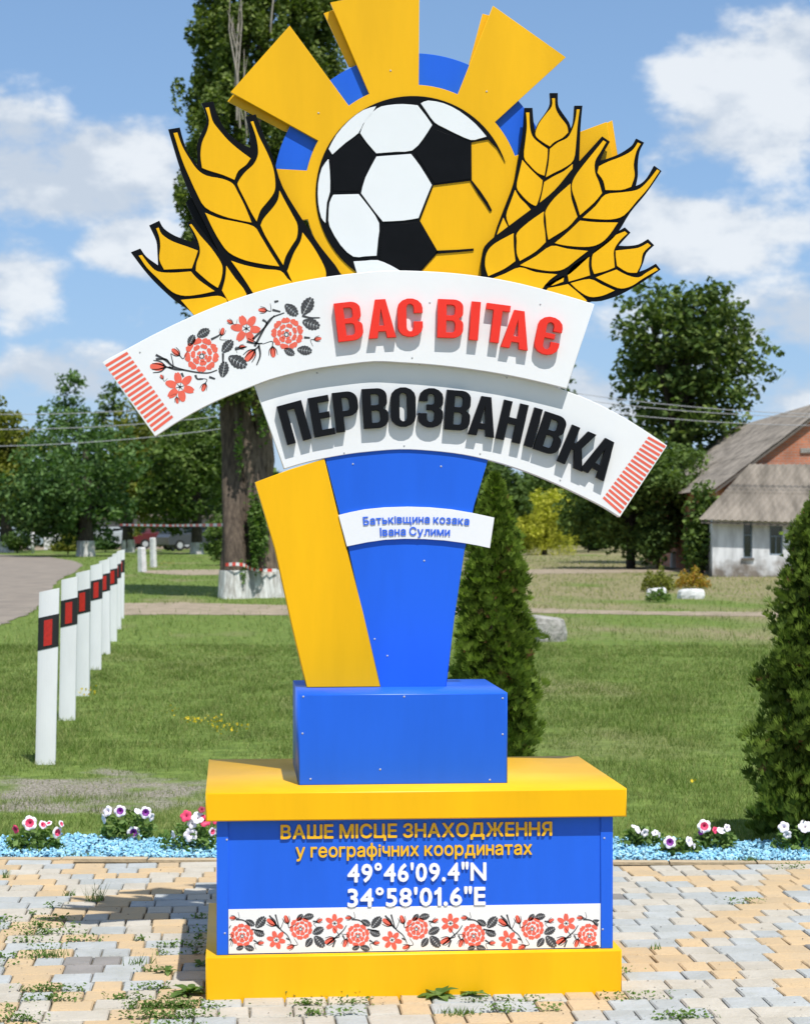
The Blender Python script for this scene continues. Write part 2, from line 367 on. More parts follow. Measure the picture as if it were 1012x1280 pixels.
PATH1 = [(150, 754), (225, 753), (340, 756), (500, 757), (660, 760), (800, 764), (1100, 766), (1100, 772), (900, 770), (660, 766), (500, 768), (340, 769), (200, 768), (150, 769)]
PATH2 = [(178, 713), (240, 712), (340, 711), (560, 712), (700, 711), (900, 709), (900, 714), (700, 717), (560, 718), (340, 718), (230, 719), (178, 716)]
sheet('road', ROAD, -.020, m_road, 'worn grey asphalt road curving away at the left', .04)
sheet('path', PATH1, -.024, m_path, 'trodden earth path crossing the lawn', .05)
sheet('path', PATH2, -.0235, m_path, 'farther earth path in front of the yard', .10)
# yard strip of bare earth by the trees
sheet('yard', [(-300, 688), (0, 688), (330, 686), (330, 681), (0, 681), (-300, 681)], -.022, m_path, 'bare earth yard under the far trees', .2)

# ------------------------------------------------------------------ paving
YF = 6.763
X0, _ = M(257, 1250, YF); X1, _ = M(777, 1240, YF)
m_pav = {
 'cream': mat('cream_paver', (.455, .42, .355), .9, col2=(.39, .355, .29), vscale=7, bump=.35, bscale=60, objrand=.05, spec=.25),
 'grey': mat('blue_grey_paver', (.385, .40, .395), .9, col2=(.33, .34, .32), vscale=7, bump=.35, bscale=60, objrand=.06, spec=.25),
 'ochre': mat('ochre_paver', (.50, .365, .21), .9, col2=(.44, .335, .21), vscale=7, bump=.35, bscale=60, objrand=.06, spec=.25),
 'dark': mat('charcoal_paver', (.235, .22, .205), .9, col2=(.19, .18, .165), vscale=7, bump=.35, bscale=60, objrand=.1, spec=.25)}
m_joint = mat('joint_sand', (.25, .215, .165), .95, col2=(.12, .105, .07), vscale=9, bump=.5, spec=.15)
mb = MB(); a = EDGE0-ED*6; b = EDGE1+ED*6
mb.add([(a[0], a[1], -.014), (-6, 2.2, -.014), (8, 2.2, -.014), (b[0], b[1], -.014)], [(0, 1, 2, 3)])
paving = tag(mb.build('paving', m_joint), 'pale and ochre block paving in diamond patterns round the monument', kind='structure')
def paver_geo(w, d, jx=0):
    g = .0026; c = .0045; t = 0.0
    x, y = w/2-g, d/2-g; X, Y = x-c, y-c
    r = lambda: random.uniform(-.0015, .0015)
    V = [(-x+r(), -y+r(), -.02), (x+r(), -y+r(), -.02), (x+r(), y+r(), -.02), (-x+r(), y+r(), -.02)]
    V += [(v[0], v[1], -.005) for v in V]
    V += [(-X, -Y, t+r()), (X, -Y, t+r()), (X, Y, t+r()), (-X, Y, t+r())]
    Fc = [(8, 9, 10, 11)]
    for i in range(4):
        j = (i+1) % 4; Fc += [(i, j, 4+j, 4+i), (4+i, 4+j, 8+j, 8+i)]
    return V, Fc
pv_mesh = {}
ROWD = .137
C0 = G(110, 1206)[:2]
def pav_color(x, y):
    LX, LY = 1.37, 2.3
    best = 9; par = 0
    for k in range(-4, 6):
        for j in range(-3, 5):
            cx = C0[0]+k*LX+(LX/2 if j % 2 else 0); cy = C0[1]+j*LY/2
            v = abs(x-cx)/(LX/2)+abs(y-cy)/(LY/2)
            if v < best: best = v; par = 0 if j % 2 == 0 and k % 2 == 0 else 1
    v = best+random.uniform(-.02, .02)
    if par:
        if v < .12: return 'dark'
        if v < .45: return 'cream' if random.random() < .85 else 'grey'
        if v < .60: return 'grey' if random.random() < .8 else 'cream'
        if v < .86: return 'cream' if random.random() < .5 else 'grey'
    else:
        if v < .19: return 'dark'
        if v < .33: return 'grey'
        if v < .56: return 'ochre'
        if v < .68: return 'grey'
        if v < .86: return 'cream'
    return 'ochre' if random.random() < .94 else 'cream'
pieces = []; y = 4.6; row = 0
while y < 10.2:
    x = -3.4+random.uniform(0, .2)
    while x < 4.8:
        w = random.choice([.102, .102, .137, .137, .205]); cx = x+w/2; cy = y+ROWD/2; x += w
        q = np.array([cx, cy, 0])-EDGE0
        if q@EN > -.125+.04: continue                       # stop at the kerb course
        if X0+.12 < cx < X1-.12 and YF+.08 < cy < YF+.88: continue
        pieces.append((cx, cy, w, pav_color(cx, cy)))
    y += ROWD
px_, py_, dd = W2P([(p[0], p[1], 0) for p in pieces])
order = [i for i in np.argsort(dd) if -8 < px_[i] < 1020 and py_[i] < 1284 and not (255 < px_[i] < 779 and py_[i] < 1238)]
first = set(order[:300]); rest = MB()
for i, (cx, cy, w, c) in enumerate(pieces):
    if i in first:
        key = (w, c, random.randrange(3))
        if key not in pv_mesh:
            V, Fc = paver_geo(w, ROWD); pv_mesh[key] = mesh('paver', V, Fc, m_pav[c])
        o = link('paver', pv_mesh[key], paving); o.location = (cx, cy, random.uniform(-.0015, .0015)); o.rotation_euler = (random.uniform(-.008, .008), random.uniform(-.006, .006), random.uniform(-.008, .008))
    else:
        V, Fc = paver_geo(w, ROWD); rest.add([(a+cx, b+cy, z) for a, b, z in V], Fc, ['cream', 'grey', 'ochre', 'dark'].index(c))
tag(rest.build('paver_field', [m_pav[k] for k in ('cream', 'grey', 'ochre', 'dark')], paving), kind='stuff')
# kerb course of beige stones
m_kerb = mat('beige_kerb', (.45, .35, .22), .9, col2=(.35, .28, .18), vscale=6, bump=.3, objrand=.08)
mb = MB()
p = [EDGE0-ED*4-EN*.076, EDGE1+ED*4-EN*.076, EDGE1+ED*4, EDGE0-ED*4]
mb.add([(q[0], q[1], -.008) for q in p], [(0, 1, 2, 3)])
kerb = tag(mb.build('kerb', m_joint), 'beige kerb course between the paving and the blue gravel', kind='structure')
ka = math.atan2(ED[1], ED[0]); km = None; s = -.9
while s < 5.0:
    mb = MB(); mb.box((.003, -.072, -.03), (.395, -.004, .006))
    if km is None: km = mesh('kerb_stone', mb.V, mb.F, m_kerb)
    o = link('kerb_stone', km, kerb); q = EDGE0+ED*s; o.location = (q[0], q[1], random.uniform(-.003, .002)); o.rotation_euler.z = ka; s += .4

# blue gravel strip
m_grav = mat('painted_blue_gravel', (.22, .50, .68), .8, col2=(.16, .42, .60), vscale=50, fine=(.42, .68, .78), bump=.3, bscale=80)
m_liner = mat('weed_membrane', (.10, .14, .17), .9, var=.3)
mb = MB(); p = [EDGE0-ED*4, EDGE1+ED*4, EDGE1+ED*4+EN*STRIP_W, EDGE0-ED*4+EN*STRIP_W]
mb.add([(q[0], q[1], -.012) for q in p], [(0, 1, 2, 3)])
tag(mb.build('gravel_bed', m_liner), 'membrane lined bed of the blue gravel strip', kind='structure')
def pebbles(n):
    ico = np.array([(0, 0, 1), (1, 0, 0), (0, 1, 0), (-1, 0, 0), (0, -1, 0), (.5, .6, -.7), (-.6, -.5, -.7)])
    T = np.array([(0, 1, 2), (0, 2, 3), (0, 3, 4), (0, 4, 1), (1, 5, 2), (3, 6, 4), (2, 5, 3), (4, 6, 1)])
    s = rng.uniform(-1.0, 5.2, n); w = rng.uniform(.01, 1, n)
    back = STRIP_W*(.90+.10*np.sin(s*2.3+1)+.05*np.sin(s*7))
    w = w*back
    c = EDGE0+ED*s[:, None]+EN*w[:, None]; c[:, 2] = -.008+rng.uniform(0, .022, n)
    sz = rng.uniform(.006, .014, n)
    A = rng.normal(0, 1, (n, 3, 3)); A = np.linalg.qr(A)[0]
    sc = rng.uniform(.6, 1.2, (n, 1, 3))*sz[:, None, None]
    V = np.einsum('nij,nkj->nki', A, ico[None]*sc)+c[:, None]
    Fc = T[None]+(np.arange(n)*7)[:, None, None]
    return V.reshape(-1, 3), Fc.reshape(-1, 3), np.repeat(rng.uniform(0, 1, n)**1.5, 8)
V, Fc, tn = pebbles(19000)
tag(link('gravel', mesh('gravel', V, Fc, m_grav, tone=tn)), 'light blue painted gravel in the flower strip', 'gravel', kind='stuff')

# ------------------------------------------------------------------ grass
def blades(c, h, w, lean=.5):
    n = len(c); a = rng.uniform(0, 2*math.pi, n); u = np.stack([np.cos(a), np.sin(a), 0*a], 1)
    b = rng.uniform(0, 2*math.pi, n); l = np.stack([np.cos(b), np.sin(b), 0*b], 1)*(h*rng.uniform(.1, lean*2, n))[:, None]
    V = np.stack([c-u*w[:, None]/2, c+u*w[:, None]/2, c+l+np.stack([0*h, 0*h, h], 1)], 1)
    return V.reshape(-1, 3), np.arange(3*n).reshape(-1, 3)
def grass_mat(name):
    m = leafmat(name, (.105, .185, .032), (.38, .37, .16), .35, .6, var=.5, vscale=2.6); return m
m_gr = grass_mat('grass_blade')
def patchy(x, y):
    
    n = 0
    for k, (fx, fy, a) in enumerate([(1.9, .8, .14), (3.7, 2.9, .13), (7.3, 6.1, .12), (13., 11., .10), (-5.1, 4.3, .12)]):
        n = n+a*np.sin(x*fx+1.6*np.sin(y*fy*.61+k)+k*1.7)*np.sin(y*fy+1.9*np.sin(x*fx*.43+k*2))
    return np.clip(.5+n*1.5, 0, 1)
def lawn(n, d0, d1, hm, pw, spread=.27):
    q = rng.uniform(0, 1, n); d = (d0**pw+(d1**pw-d0**pw)*q)**(1/pw)
    lat = rng.uniform(-spread, spread, n)*d
    c = F[None]*d[:, None]+RT[None]*lat[:, None]; c[:, 2] = -.03
    px, py, _ = W2P(np.where(np.arange(3) == 2, 0, c))
    keep = ((c-EDGE0)@EN > STRIP_W*.86+rng.normal(0, .04, n)) & ~inpoly(px, py, ROAD) & ~(inpoly(px, py, PATH1) & (rng.uniform(0, 1, n) < .93)) & ~(inpoly(px, py, PATH2) & (rng.uniform(0, 1, n) < .9))
    e = ((px-110)/190)**2+((py-985)/26)**2+2.4*(.5-patchy(c[:, 0]*.8+3, c[:, 1]*1.3))+rng.normal(0, .3, n)+.25
    keep &= (e > 1) | (rng.uniform(0, 1, n) < .30+.35*np.sin(c[:, 0]*5+3*np.sin(c[:, 1]*4))**2)
    f = patchy(c[:, 0], c[:, 1]); keep &= rng.uniform(0, 1, n) < .22+1.05*f
    c = c[keep]; f = f[keep]; n = len(c); dd = d[keep]
    h = hm*np.where(e[keep] < 1, .55, 1)*rng.uniform(.5, 1.3, n)*(.5+.8*f)*(1+.25*(rng.uniform(0, 1, n) > .96)); w = np.maximum(.003, .0003*dd)*rng.uniform(.7, 1.3, n)
    V, Fc = blades(c, h, w)
    far = np.clip((dd-24)/24, 0, 1)*np.clip((px[keep]-420)/160, 0, 1)
    tone = np.clip(rng.uniform(0, 1, n)**2.0*(1.0)+.45*(1-f)*rng.uniform(0, 1.2, n)+far*rng.uniform(0, .7, n), 0, 1)*np.where(rng.uniform(0, 1, n) < .35, .25, .9)
    return V, Fc, tone
parts = [lawn(290000, 10.2, 27, .045, .75), lawn(70000, 26, 105, .085, .45)]
V = np.concatenate([p[0] for p in parts]); Fc = np.arange(len(V)).reshape(-1, 3); tn = np.concatenate([p[2] for p in parts])
tag(link('lawn_grass', mesh('lawn_grass', V, Fc, m_gr, tone=tn)), 'short patchy grass covering the lawn', 'grass', kind='stuff')
# yellow bedstraw patches in the grass
c = []
for (px, py, rx, ry, k) in [(262, 908, 30, 4, 34), (288, 917, 24, 5, 36), (110, 871, 16, 4, 26), (865, 984, 3, 3, 8), (238, 907, 8, 2, 20), (210, 705, 14, 3, 60), (215, 895, 8, 10, 8)]:
    for _ in range(k): c.append(G(px+random.gauss(0, rx/2), py+random.gauss(0, ry/2)))
c = np.array(c); n = len(c); c[:, 2] = rng.uniform(.03, .07, n)
A = np.linalg.qr(rng.normal(0, 1, (n, 3, 3)))[0][:, :2]*rng.uniform(.006, .012, n)[:, None, None]
V = np.stack([c-A[:, 0]-A[:, 1]*.3, c+A[:, 1], c+A[:, 0]-A[:, 1]*.3, c-A[:, 1]], 1).reshape(-1, 3)
tag(link('wildflowers', mesh('wildflowers', V, np.arange(4*n).reshape(-1, 4), L_yel, tone=rng.uniform(0, 1, n))), 'tiny yellow wildflowers in the grass left of the monument', 'wildflowers', kind='stuff')

# ------------------------------------------------------------------ foliage
def leafcloud(c, size, up=.35, asp=.62, droop=0):
    """one bent diamond leaf per centre"""
    n = len(c); nrm = rng.normal(0, 1, (n, 3)); nrm[:, 2] = np.abs(nrm[:, 2])+up; nrm /= np.linalg.norm(nrm, axis=1)[:, None]
    t = rng.normal(0, 1, (n, 3)); t -= nrm*np.sum(t*nrm, 1)[:, None]; t[:, 2] -= droop; t /= np.linalg.norm(t, axis=1)[:, None]
    b = np.cross(nrm, t); s = (size*rng.uniform(.6, 1.35, n))[:, None]
    V = np.stack([c-t*s*.5, c+b*s*asp*.5+nrm*s*.06, c+t*s*.5, c-b*s*asp*.5+nrm*s*.06], 1)
    return V.reshape(-1, 3)
def foliage(name, c, size, m, parent, **k):
    V = leafcloud(c, size, **k); n = len(c)
    return link(name, mesh(name, V, np.arange(4*n).reshape(-1, 4), m, tone=rng.uniform(0, 1, n)**2.2), parent)
def crown_points(base, blobs, nclump, nleaf, cr, squash=.65, shell=.55):
    """blobs: (dx, dy, z, rx, ry, rz) relative to base; clumps sit mostly near the surface"""
    B = np.array(blobs, float); vol = (B[:, 3]*B[:, 4]*B[:, 5])**.75; pick = rng.choice(len(B), nclump, p=vol/vol.sum())
    u = rng.normal(0, 1, (nclump, 3)); u /= np.linalg.norm(u, axis=1)[:, None]
    r = shell+(1-shell)*rng.uniform(0, 1, nclump)**.6; r *= rng.uniform(.8, 1.1, nclump)
    cc = B[pick, :3]+u*r[:, None]*B[pick, 3:]+np.array(base)
    rad = cr*rng.uniform(.55, 1.35, nclump); k = np.maximum(4, (nleaf*(rad/cr)**2).astype(int)); idx = np.repeat(np.arange(nclump), k); n = len(idx)
    v = rng.normal(0, 1, (n, 3)); v /= np.linalg.norm(v, axis=1)[:, None]; v[:, 2] = v[:, 2]*squash
    pts = cc[idx]+v*(rad[idx]*rng.uniform(.35, 1, n)**.5)[:, None]
    pts[:, 2] = np.maximum(pts[:, 2], .15)
    return pts, cc
def make_tree(name, label, cat, base, H, blobs, leaf, nclump=120, nleaf=120, cr=.5, ls=.16, tr=.18, lean=(0, 0), bark=None, wash=0, group=None, limbs=9, trunk_top=.75, shell=.55, up=.35):
    base = np.array(base, float); t = empty(name, base, label, cat, group)
    pts, cc = crown_points(base, blobs, nclump, nleaf, cr, shell=shell)
    foliage('crown', pts, ls, leaf, t, up=up)
    mb = MB(); top = base+np.array([lean[0], lean[1], H*trunk_top]); N = 7; path = []
    for i in range(N):
        f = i/(N-1); path.append(base+(top-base)*f+np.array([random.gauss(0, .05)*f, random.gauss(0, .05)*f, 0]) + (np.array([0, 0, -.1]) if i == 0 else 0))
    mb.tube(path, [tr*(1.15-.85*i/(N-1)) for i in range(N)], 9, jit=.08)
    for k in range(limbs):
        e = cc[rng.integers(len(cc))]; f = random.uniform(.3, .85); s = base+(top-base)*f
        mid = (s+e)/2+np.array([0, 0, .15*np.linalg.norm(e-s)]); r0 = tr*.45*(1.2-f)
        mb.tube([s, mid, e], [r0, r0*.6, r0*.2], 5, cap=False)
    mb.build('trunk', bark or m_bark2, t, smooth=True)
    if wash:
        mb = MB(); mb.tube([base+(0, 0, -.05), base+(0, 0, wash*.5), base+(0, 0, wash)], [tr*1.28, tr*1.17, tr*1.12], 10, cap=False, jit=.04); mb.build('whitewash', m_wash, t, smooth=True)
    return t
def px_tree(name, label, cat, bx, by, x0, x1, ytop, ybot, leaf, nb=5, wash=0, group=None, dens=1.0, ls=.17, pointy=False, tr=.2, cr=None, **k):
    """tree whose base is at pixel (bx, by) and whose crown fills that box at the base's distance"""
    d = EYE*FPX/(by-HY); base = G(bx, by); s = FPX/d
    H = EYE+(HY-ytop)/s; zb = EYE+(HY-ybot)/s; w = (x1-x0)/s; cxp = ((x0+x1)/2-bx)/s
    blobs = []
    ch = H-zb
    if pointy:
        for i in range(5):
            f = (i+.5)/5; r = w/2*(1-f)**.5*1.05+.15; blobs.append((cxp*RT[0], cxp*RT[1], zb+ch*f, r, r, ch*.16))
    else:
        blobs.append((cxp*RT[0], cxp*RT[1], zb+ch*.5, w*.40, w*.40, ch*.48))
        for i in range(nb):
            a = 2*math.pi*i/nb+random.random(); rr = w*.27
            zz = zb+ch*random.uniform(.22, .72); q = (cxp+math.cos(a)*w*.24)
            blobs.append((q*RT[0]+math.sin(a)*w*.24*F[0], q*RT[1]+math.sin(a)*w*.24*F[1], zz, rr, rr, ch*.22))
    cr = cr or max(.28, w*.085); area = w*ch
    ncl = int(min(460, max(50, 3.0*area/(cr*cr*1.2)*dens))); nl = int(min(190, 2.9*(cr/ls)**2*3.0))
    return make_tree(name, label, cat, base, H, blobs, leaf, ncl, nl, cr, ls, tr, bark=k.get('bark'), wash=wash, group=group, limbs=k.get('limbs', 9), shell=k.get('shell', .55), trunk_top=k.get('tt', .72))
TG = 'trees along the far side of the yard'
px_tree('leafy_tree', 'round cool green tree with whitewashed foot left of the road posts', 'tree', 107, 695, -8, 176, 508, 684, L_blu, 7, wash=.75, group=TG, tr=.38, ls=.26)
px_tree('leafy_tree', 'olive green tree at the left edge behind the round tree', 'tree', 8, 690, -90, 62, 488, 650, L_olv, 5, wash=.6, group=TG, tr=.35, ls=.30)
px_tree('leafy_tree', 'tree with a pointed dark top rising behind the round tree', 'tree', 84, 682, 44, 132, 466, 640, L_blu, 4, group=TG, pointy=True, tr=.3, ls=.34)
px_tree('leafy_tree', 'olive tree between the round tree and the big poplar', 'tree', 160, 690, 122, 222, 488, 668, L_olv, 5, group=TG, tr=.33, wash=.7, ls=.28)
px_tree('leafy_tree', 'dark bushy tree just left of the poplar trunks', 'tree', 246, 692, 168, 312, 508, 674, L_mid, 6, wash=.6, group=TG, tr=.3, ls=.28)
px_tree('leafy_tree', 'dark tree with its top beside the banner tip', 'tree', 205, 681, 150, 275, 478, 655, L_drk, 5, group=TG, tr=.3, ls=.36)
px_tree('leafy_tree', 'dark tree with a narrow top under the striped banner end', 'tree', 128, 680, 98, 178, 482, 645, L_drk, 4, group=TG, pointy=True, tr=.3, ls=.36)
px_tree('leafy_tree', 'dark crown outside the left of the yard', 'tree', -70, 684, -170, 20, 480, 660, L_drk, 4, group=TG, tr=.3, ls=.36)
px_tree('bush', 'light yellow green bush beside the round tree foot', 'bush', 85, 692, 60, 108, 668, 693, L_olv, 3, tr=.04, ls=.16)
px_tree('bush', 'grey green young bush left of the poplar trunks', 'bush', 276, 706, 254, 294, 640, 706, L_mid, 4, tr=.04, ls=.14, dens=.8)
px_tree('bush', 'dark bush in front of the parked cars', 'bush', 132, 690, 112, 152, 668, 690, L_blu, 3, tr=.04, ls=.16)
px_tree('bush', 'dark bush at the left edge by the road', 'bush', 22, 691, 2, 40, 660, 691, L_drk, 3, tr=.04, ls=.16)
# right background
px_tree('leafy_tree', 'tall dark tree behind the blue column edge', 'tree', 622, 700, 560, 668, 560, 668, L_drk, 5, group=TG, tr=.38, ls=.26)
px_tree('leafy_tree', 'distant tree whose top shows right of the upper banner', 'tree', 700, 681, 655, 740, 446, 640, L_drk, 5, group=TG, tr=.3, ls=.36)
px_tree('leafy_tree', 'dark tree behind the golden willow', 'tree', 690, 684, 640, 752, 560, 682, L_mid, 5, group=TG, tr=.3, ls=.32)
px_tree('leafy_tree', 'mid green tree filling the gap left of the small yard tree', 'tree', 742, 688, 700, 790, 580, 688, L_mid, 5, group=TG, tr=.25, ls=.28)
px_tree('leafy_tree', 'dark tree below the chestnut beside the barn wall', 'tree', 862, 686, 815, 900, 585, 686, L_drk, 5, group=TG, tr=.25, ls=.3)
px_tree('chestnut_tree', 'large dark chestnut tree against the sky left of the barn', 'tree', 852, 704, 750, 968, 326, 600, L_che, 9, tr=.4, ls=.30, dens=1.15, cr=.52, limbs=26, shell=.45, tt=.85)
px_tree('yard_tree', 'small round green tree standing in the dry yard', 'tree', 788, 710, 698, 892, 538, 702, L_mid, 8, tr=.16, ls=.17, dens=1.3, limbs=14, group=None)
w = px_tree('willow_tree', 'golden yellow weeping shrub beside the thuja', 'tree', 680, 693, 640, 716, 606, 690, L_wil, 5, tr=.14, ls=.15, bark=m_bark)
# hanging strands
base = G(680, 693); pts = []
for _ in range(230):
    a = random.uniform(0, 6.28); r = random.uniform(.4, 1.75); x = base[0]+r*math.cos(a); y_ = base[1]+r*math.sin(a); zt = 3.2-.6*r
    for k in range(34): pts.append((x+random.gauss(0, .06), y_+random.gauss(0, .06), zt-random.uniform(0, 2.5)))
foliage('hanging_shoots', np.array(pts), .15, L_wil, w, droop=2.0, asp=.3)
px_tree('leafy_tree', 'dark tree closing the view behind the barn roof', 'tree', 905, 680, 858, 930, 600, 680, L_drk, 3, group=TG, tr=.3, ls=.4)
UG = 'dark bushes under the far trees'
for (bx, x0, x1, yt, L_, lab) in [(560, 540, 610, 640, L_drk, 'dark bush behind the blue column'), (648, 615, 665, 630, L_drk, 'dark bush between the narrow thuja and the golden willow'), (735, 700, 775, 622, L_drk, 'dark bush right of the golden willow'),
        (815, 770, 850, 625, L_drk, 'dark bush behind the small yard tree'), (836, 805, 872, 596, L_drk, 'tall dark bush in front of the barn roof end'),
        (170, 140, 205, 655, L_drk, 'dark bush left of the dark red car'), (52, 25, 80, 655, L_drk, 'dark bush left of the round tree foot'), (-20, -60, 10, 650, L_drk, 'dark bush outside the left edge'), (262, 235, 300, 648, L_drk, 'dark bush behind the grey car'), (200, 178, 226, 660, L_mid, 'mid green bush before the dark red car'), (118, 96, 150, 662, L_drk, 'dark bush right of the round tree foot')]:
    px_tree('bush', lab, 'bush', bx, 690 if bx > 300 else 684, x0, x1, yt, 694, L_, 4, tr=.05, ls=.26, cr=.45, dens=1.3, shell=.3, group=UG)
px_tree('bush', 'mid green bush against the barn side wall', 'bush', 877, 719, 856, 899, 600, 722, L_mid, 4, tr=.06, ls=.17, cr=.3, dens=1.5, shell=.3, group=UG)
px_tree('bush', 'dark bush beyond the mid green one at the barn wall', 'bush', 822, 711, 796, 838, 618, 712, L_drk, 4, tr=.06, ls=.18, cr=.3, dens=1.5, shell=.3, group=UG)
# far wood closing the horizon
pts = []
for i in range(300):
    a = -.36+.72*i/299+random.gauss(0, .004); d = random.uniform(162, 200); hh = random.uniform(4.5, 8)
    c = F*d+RT*(a*d); n = 110
    q = rng.normal(0, 1, (n, 3)); q /= np.linalg.norm(q, axis=1)[:, None]; q[:, 2] = np.abs(q[:, 2])
    pts.append(c+q*np.array([3.2, 2.5, hh])*rng.uniform(.75, 1, (n, 1)))
o = foliage('far_wood', np.concatenate(pts), 1.3, L_drk, None); tag(o, 'far dark wood closing the horizon', 'wood', kind='stuff')

# poplar: three trunks, tall columnar crown
DP = EYE*FPX/(745-HY)
pop = empty('poplar_tree', G(312, 746), 'tall old poplar with whitewashed twin trunks behind the monument', 'tree')
def pp(px, py, dy=0): return P(px, py, DP+dy)
def gnarly(mb, pts, rad, seed, f0=0., f1=1., grow=0., n=60, k=30, flare=1.):
    pts = np.array(pts); N = len(pts); V = []; rows = []
    for i in range(n+1):
        f = i/n
        if f < f0-1e-6 or f > f1+1e-6: continue
        g = f*(N-1); j = min(int(g), N-2); c = pts[j]+(pts[j+1]-pts[j])*(g-j); rd = rad[j]+(rad[j+1]-rad[j])*(g-j)
        z = c[2]; rows.append(i)
        for q in range(k):
            a = 2*math.pi*q/k
            w = 1+.07*math.sin(3*a+seed+z*.5)+.055*math.sin(5*a-seed*2+z*1.1)+.045*math.sin(9*a+seed*3+z*.7)+.03*math.sin(14*a+z*2.3)+.05*math.sin(z*3+seed+2*a)+flare*.16*math.exp(-z*2.2)*abs(math.sin(2.5*a+seed))
            V.append(c+np.array([math.cos(a), math.sin(a), 0])*(rd*w+grow))
    m_ = len(rows); mb.add(V, [(i*k+q, i*k+(q+1) % k, (i+1)*k+(q+1) % k, (i+1)*k+q) for i in range(m_-1) for q in range(k)])
TA = [pp(293, 748, -.6), pp(292, 715, -.6), pp(292.5, 680, -.5), pp(292, 640, -.3), pp(290, 560), pp(288, 480), pp(294, 300), pp(303, 100), pp(320, -300)]; RA = [.31, .28, .265, .255, .24, .22, .18, .13, .04]
TB = [pp(325, 752), pp(324, 715), pp(323, 680), pp(321, 620), pp(311, 560), pp(302, 510), pp(297, 440), pp(312, 250), pp(330, 0), pp(335, -250)]; RB = [.44, .41, .385, .36, .28, .19, .14, .12, .08, .03]
mb = MB(); gnarly(mb, TA, RA, 1.); mb.build('trunk', m_bark2b, pop, True)
mb = MB(); gnarly(mb, TB, RB, 2.3)
mb.tube([pp(321, 628), pp(330, 575), pp(328, 530), pp(320, 480), pp(322, 440), pp(340, 240), pp(352, 0)], [.27, .22, .18, .15, .13, .1, .05], 12, jit=.1)
mb.tube([pp(318, 600), pp(300, 545, -.2), pp(296, 500, -.2)], [.12, .10, .07], 9, jit=.1)
mb.build('trunk', m_bark, pop, True)
mb = MB(); gnarly(mb, TA, RA, 1., 0, .137, .012, n=240); mb.build('whitewash', m_wash, pop, True)
mb = MB(); gnarly(mb, TB, RB, 2.3, 0, .121, .012, n=240); mb.build('whitewash', m_wash, pop, True)
mb = MB()
for (x0, y0, x1, y1) in [(296, 150, 288, -20), (300, 160, 299, -40), (294, 110, 300, 0), (298, 70, 291, 20), (303, 220, 305, 60), (338, 40, 344, -30)]:
    mb.tube([pp(x0, y0, -1.5), pp((x0*2+x1)/3+random.uniform(-5, 5), (y0*2+y1)/3, -1.6), pp((x0+x1*2)/3+random.uniform(-5, 5), (y0+y1*2)/3, -1.6), pp(x1, y1, -1.5)], [.026, .021, .014, .005], 5, cap=False)
    for q in range(3): zz0 = random.uniform(.2, .8); xx = x0+(x1-x0)*zz0; yy = y0+(y1-y0)*zz0; mb.tube([pp(xx, yy, -1.55), pp(xx+random.uniform(-9, 9), yy-random.uniform(12, 30), -1.6)], [.014, .004], 4, cap=False)
mb.build('bare_branch', m_dead, pop, True)
prof = [(490, 232, 400), (430, 218, 415), (360, 212, 430), (280, 210, 440), (200, 212, 450), (120, 226, 448), (50, 236, 430), (-20, 240, 425), (-120, 250, 410), (-230, 262, 395), (-330, 290, 360), (-390, 310, 335)]
cl = []
for i in range(1400):
    yy = random.uniform(-390, 500); 
    ys = [p[0] for p in prof][::-1]; l = np.interp(yy, ys, [p[1] for p in prof][::-1]); r = np.interp(yy, ys, [p[2] for p in prof][::-1])
    hw = (r-l)/2*(.90+.10*math.sin(yy*.06)+.06*math.sin(yy*.17)); a = random.uniform(0, 6.283); rad = random.uniform(.35, 1)**.5
    c = P((l+r)/2+math.cos(a)*hw*rad, yy, DP+math.sin(a)*rad*hw/57.); cl.append(c)
cl = np.array(cl); k = 105; idx = np.repeat(np.arange(len(cl)), k)
v = rng.normal(0, 1, (len(idx), 3)); v /= np.linalg.norm(v, axis=1)[:, None]
sz = rng.uniform(.6, 1.3, len(cl))[idx]
pts = cl[idx]+v*np.array([.20, .20, .46])*(rng.uniform(.2, 1, len(idx))**.5*sz)[:, None]
foliage('crown', pts, .11, L_pop, pop, up=.2, asp=.8)
pts = []
for (px, py, rx, ry, n) in [(318, 655, 7, 30, 900), (326, 672, 8, 20, 500), (303, 715, 4, 14, 220), (330, 640, 8, 18, 300), (299, 560, 5, 30, 150), (318, 700, 4, 10, 120), (330, 520, 6, 25, 250)]:
    for _ in range(n): pts.append(pp(px+random.gauss(0, rx*.55), py+random.gauss(0, ry*.55), -.65+random.gauss(0, .12)))
foliage('trunk_shoots', np.array(pts), .085, L_wed, pop, asp=.8)

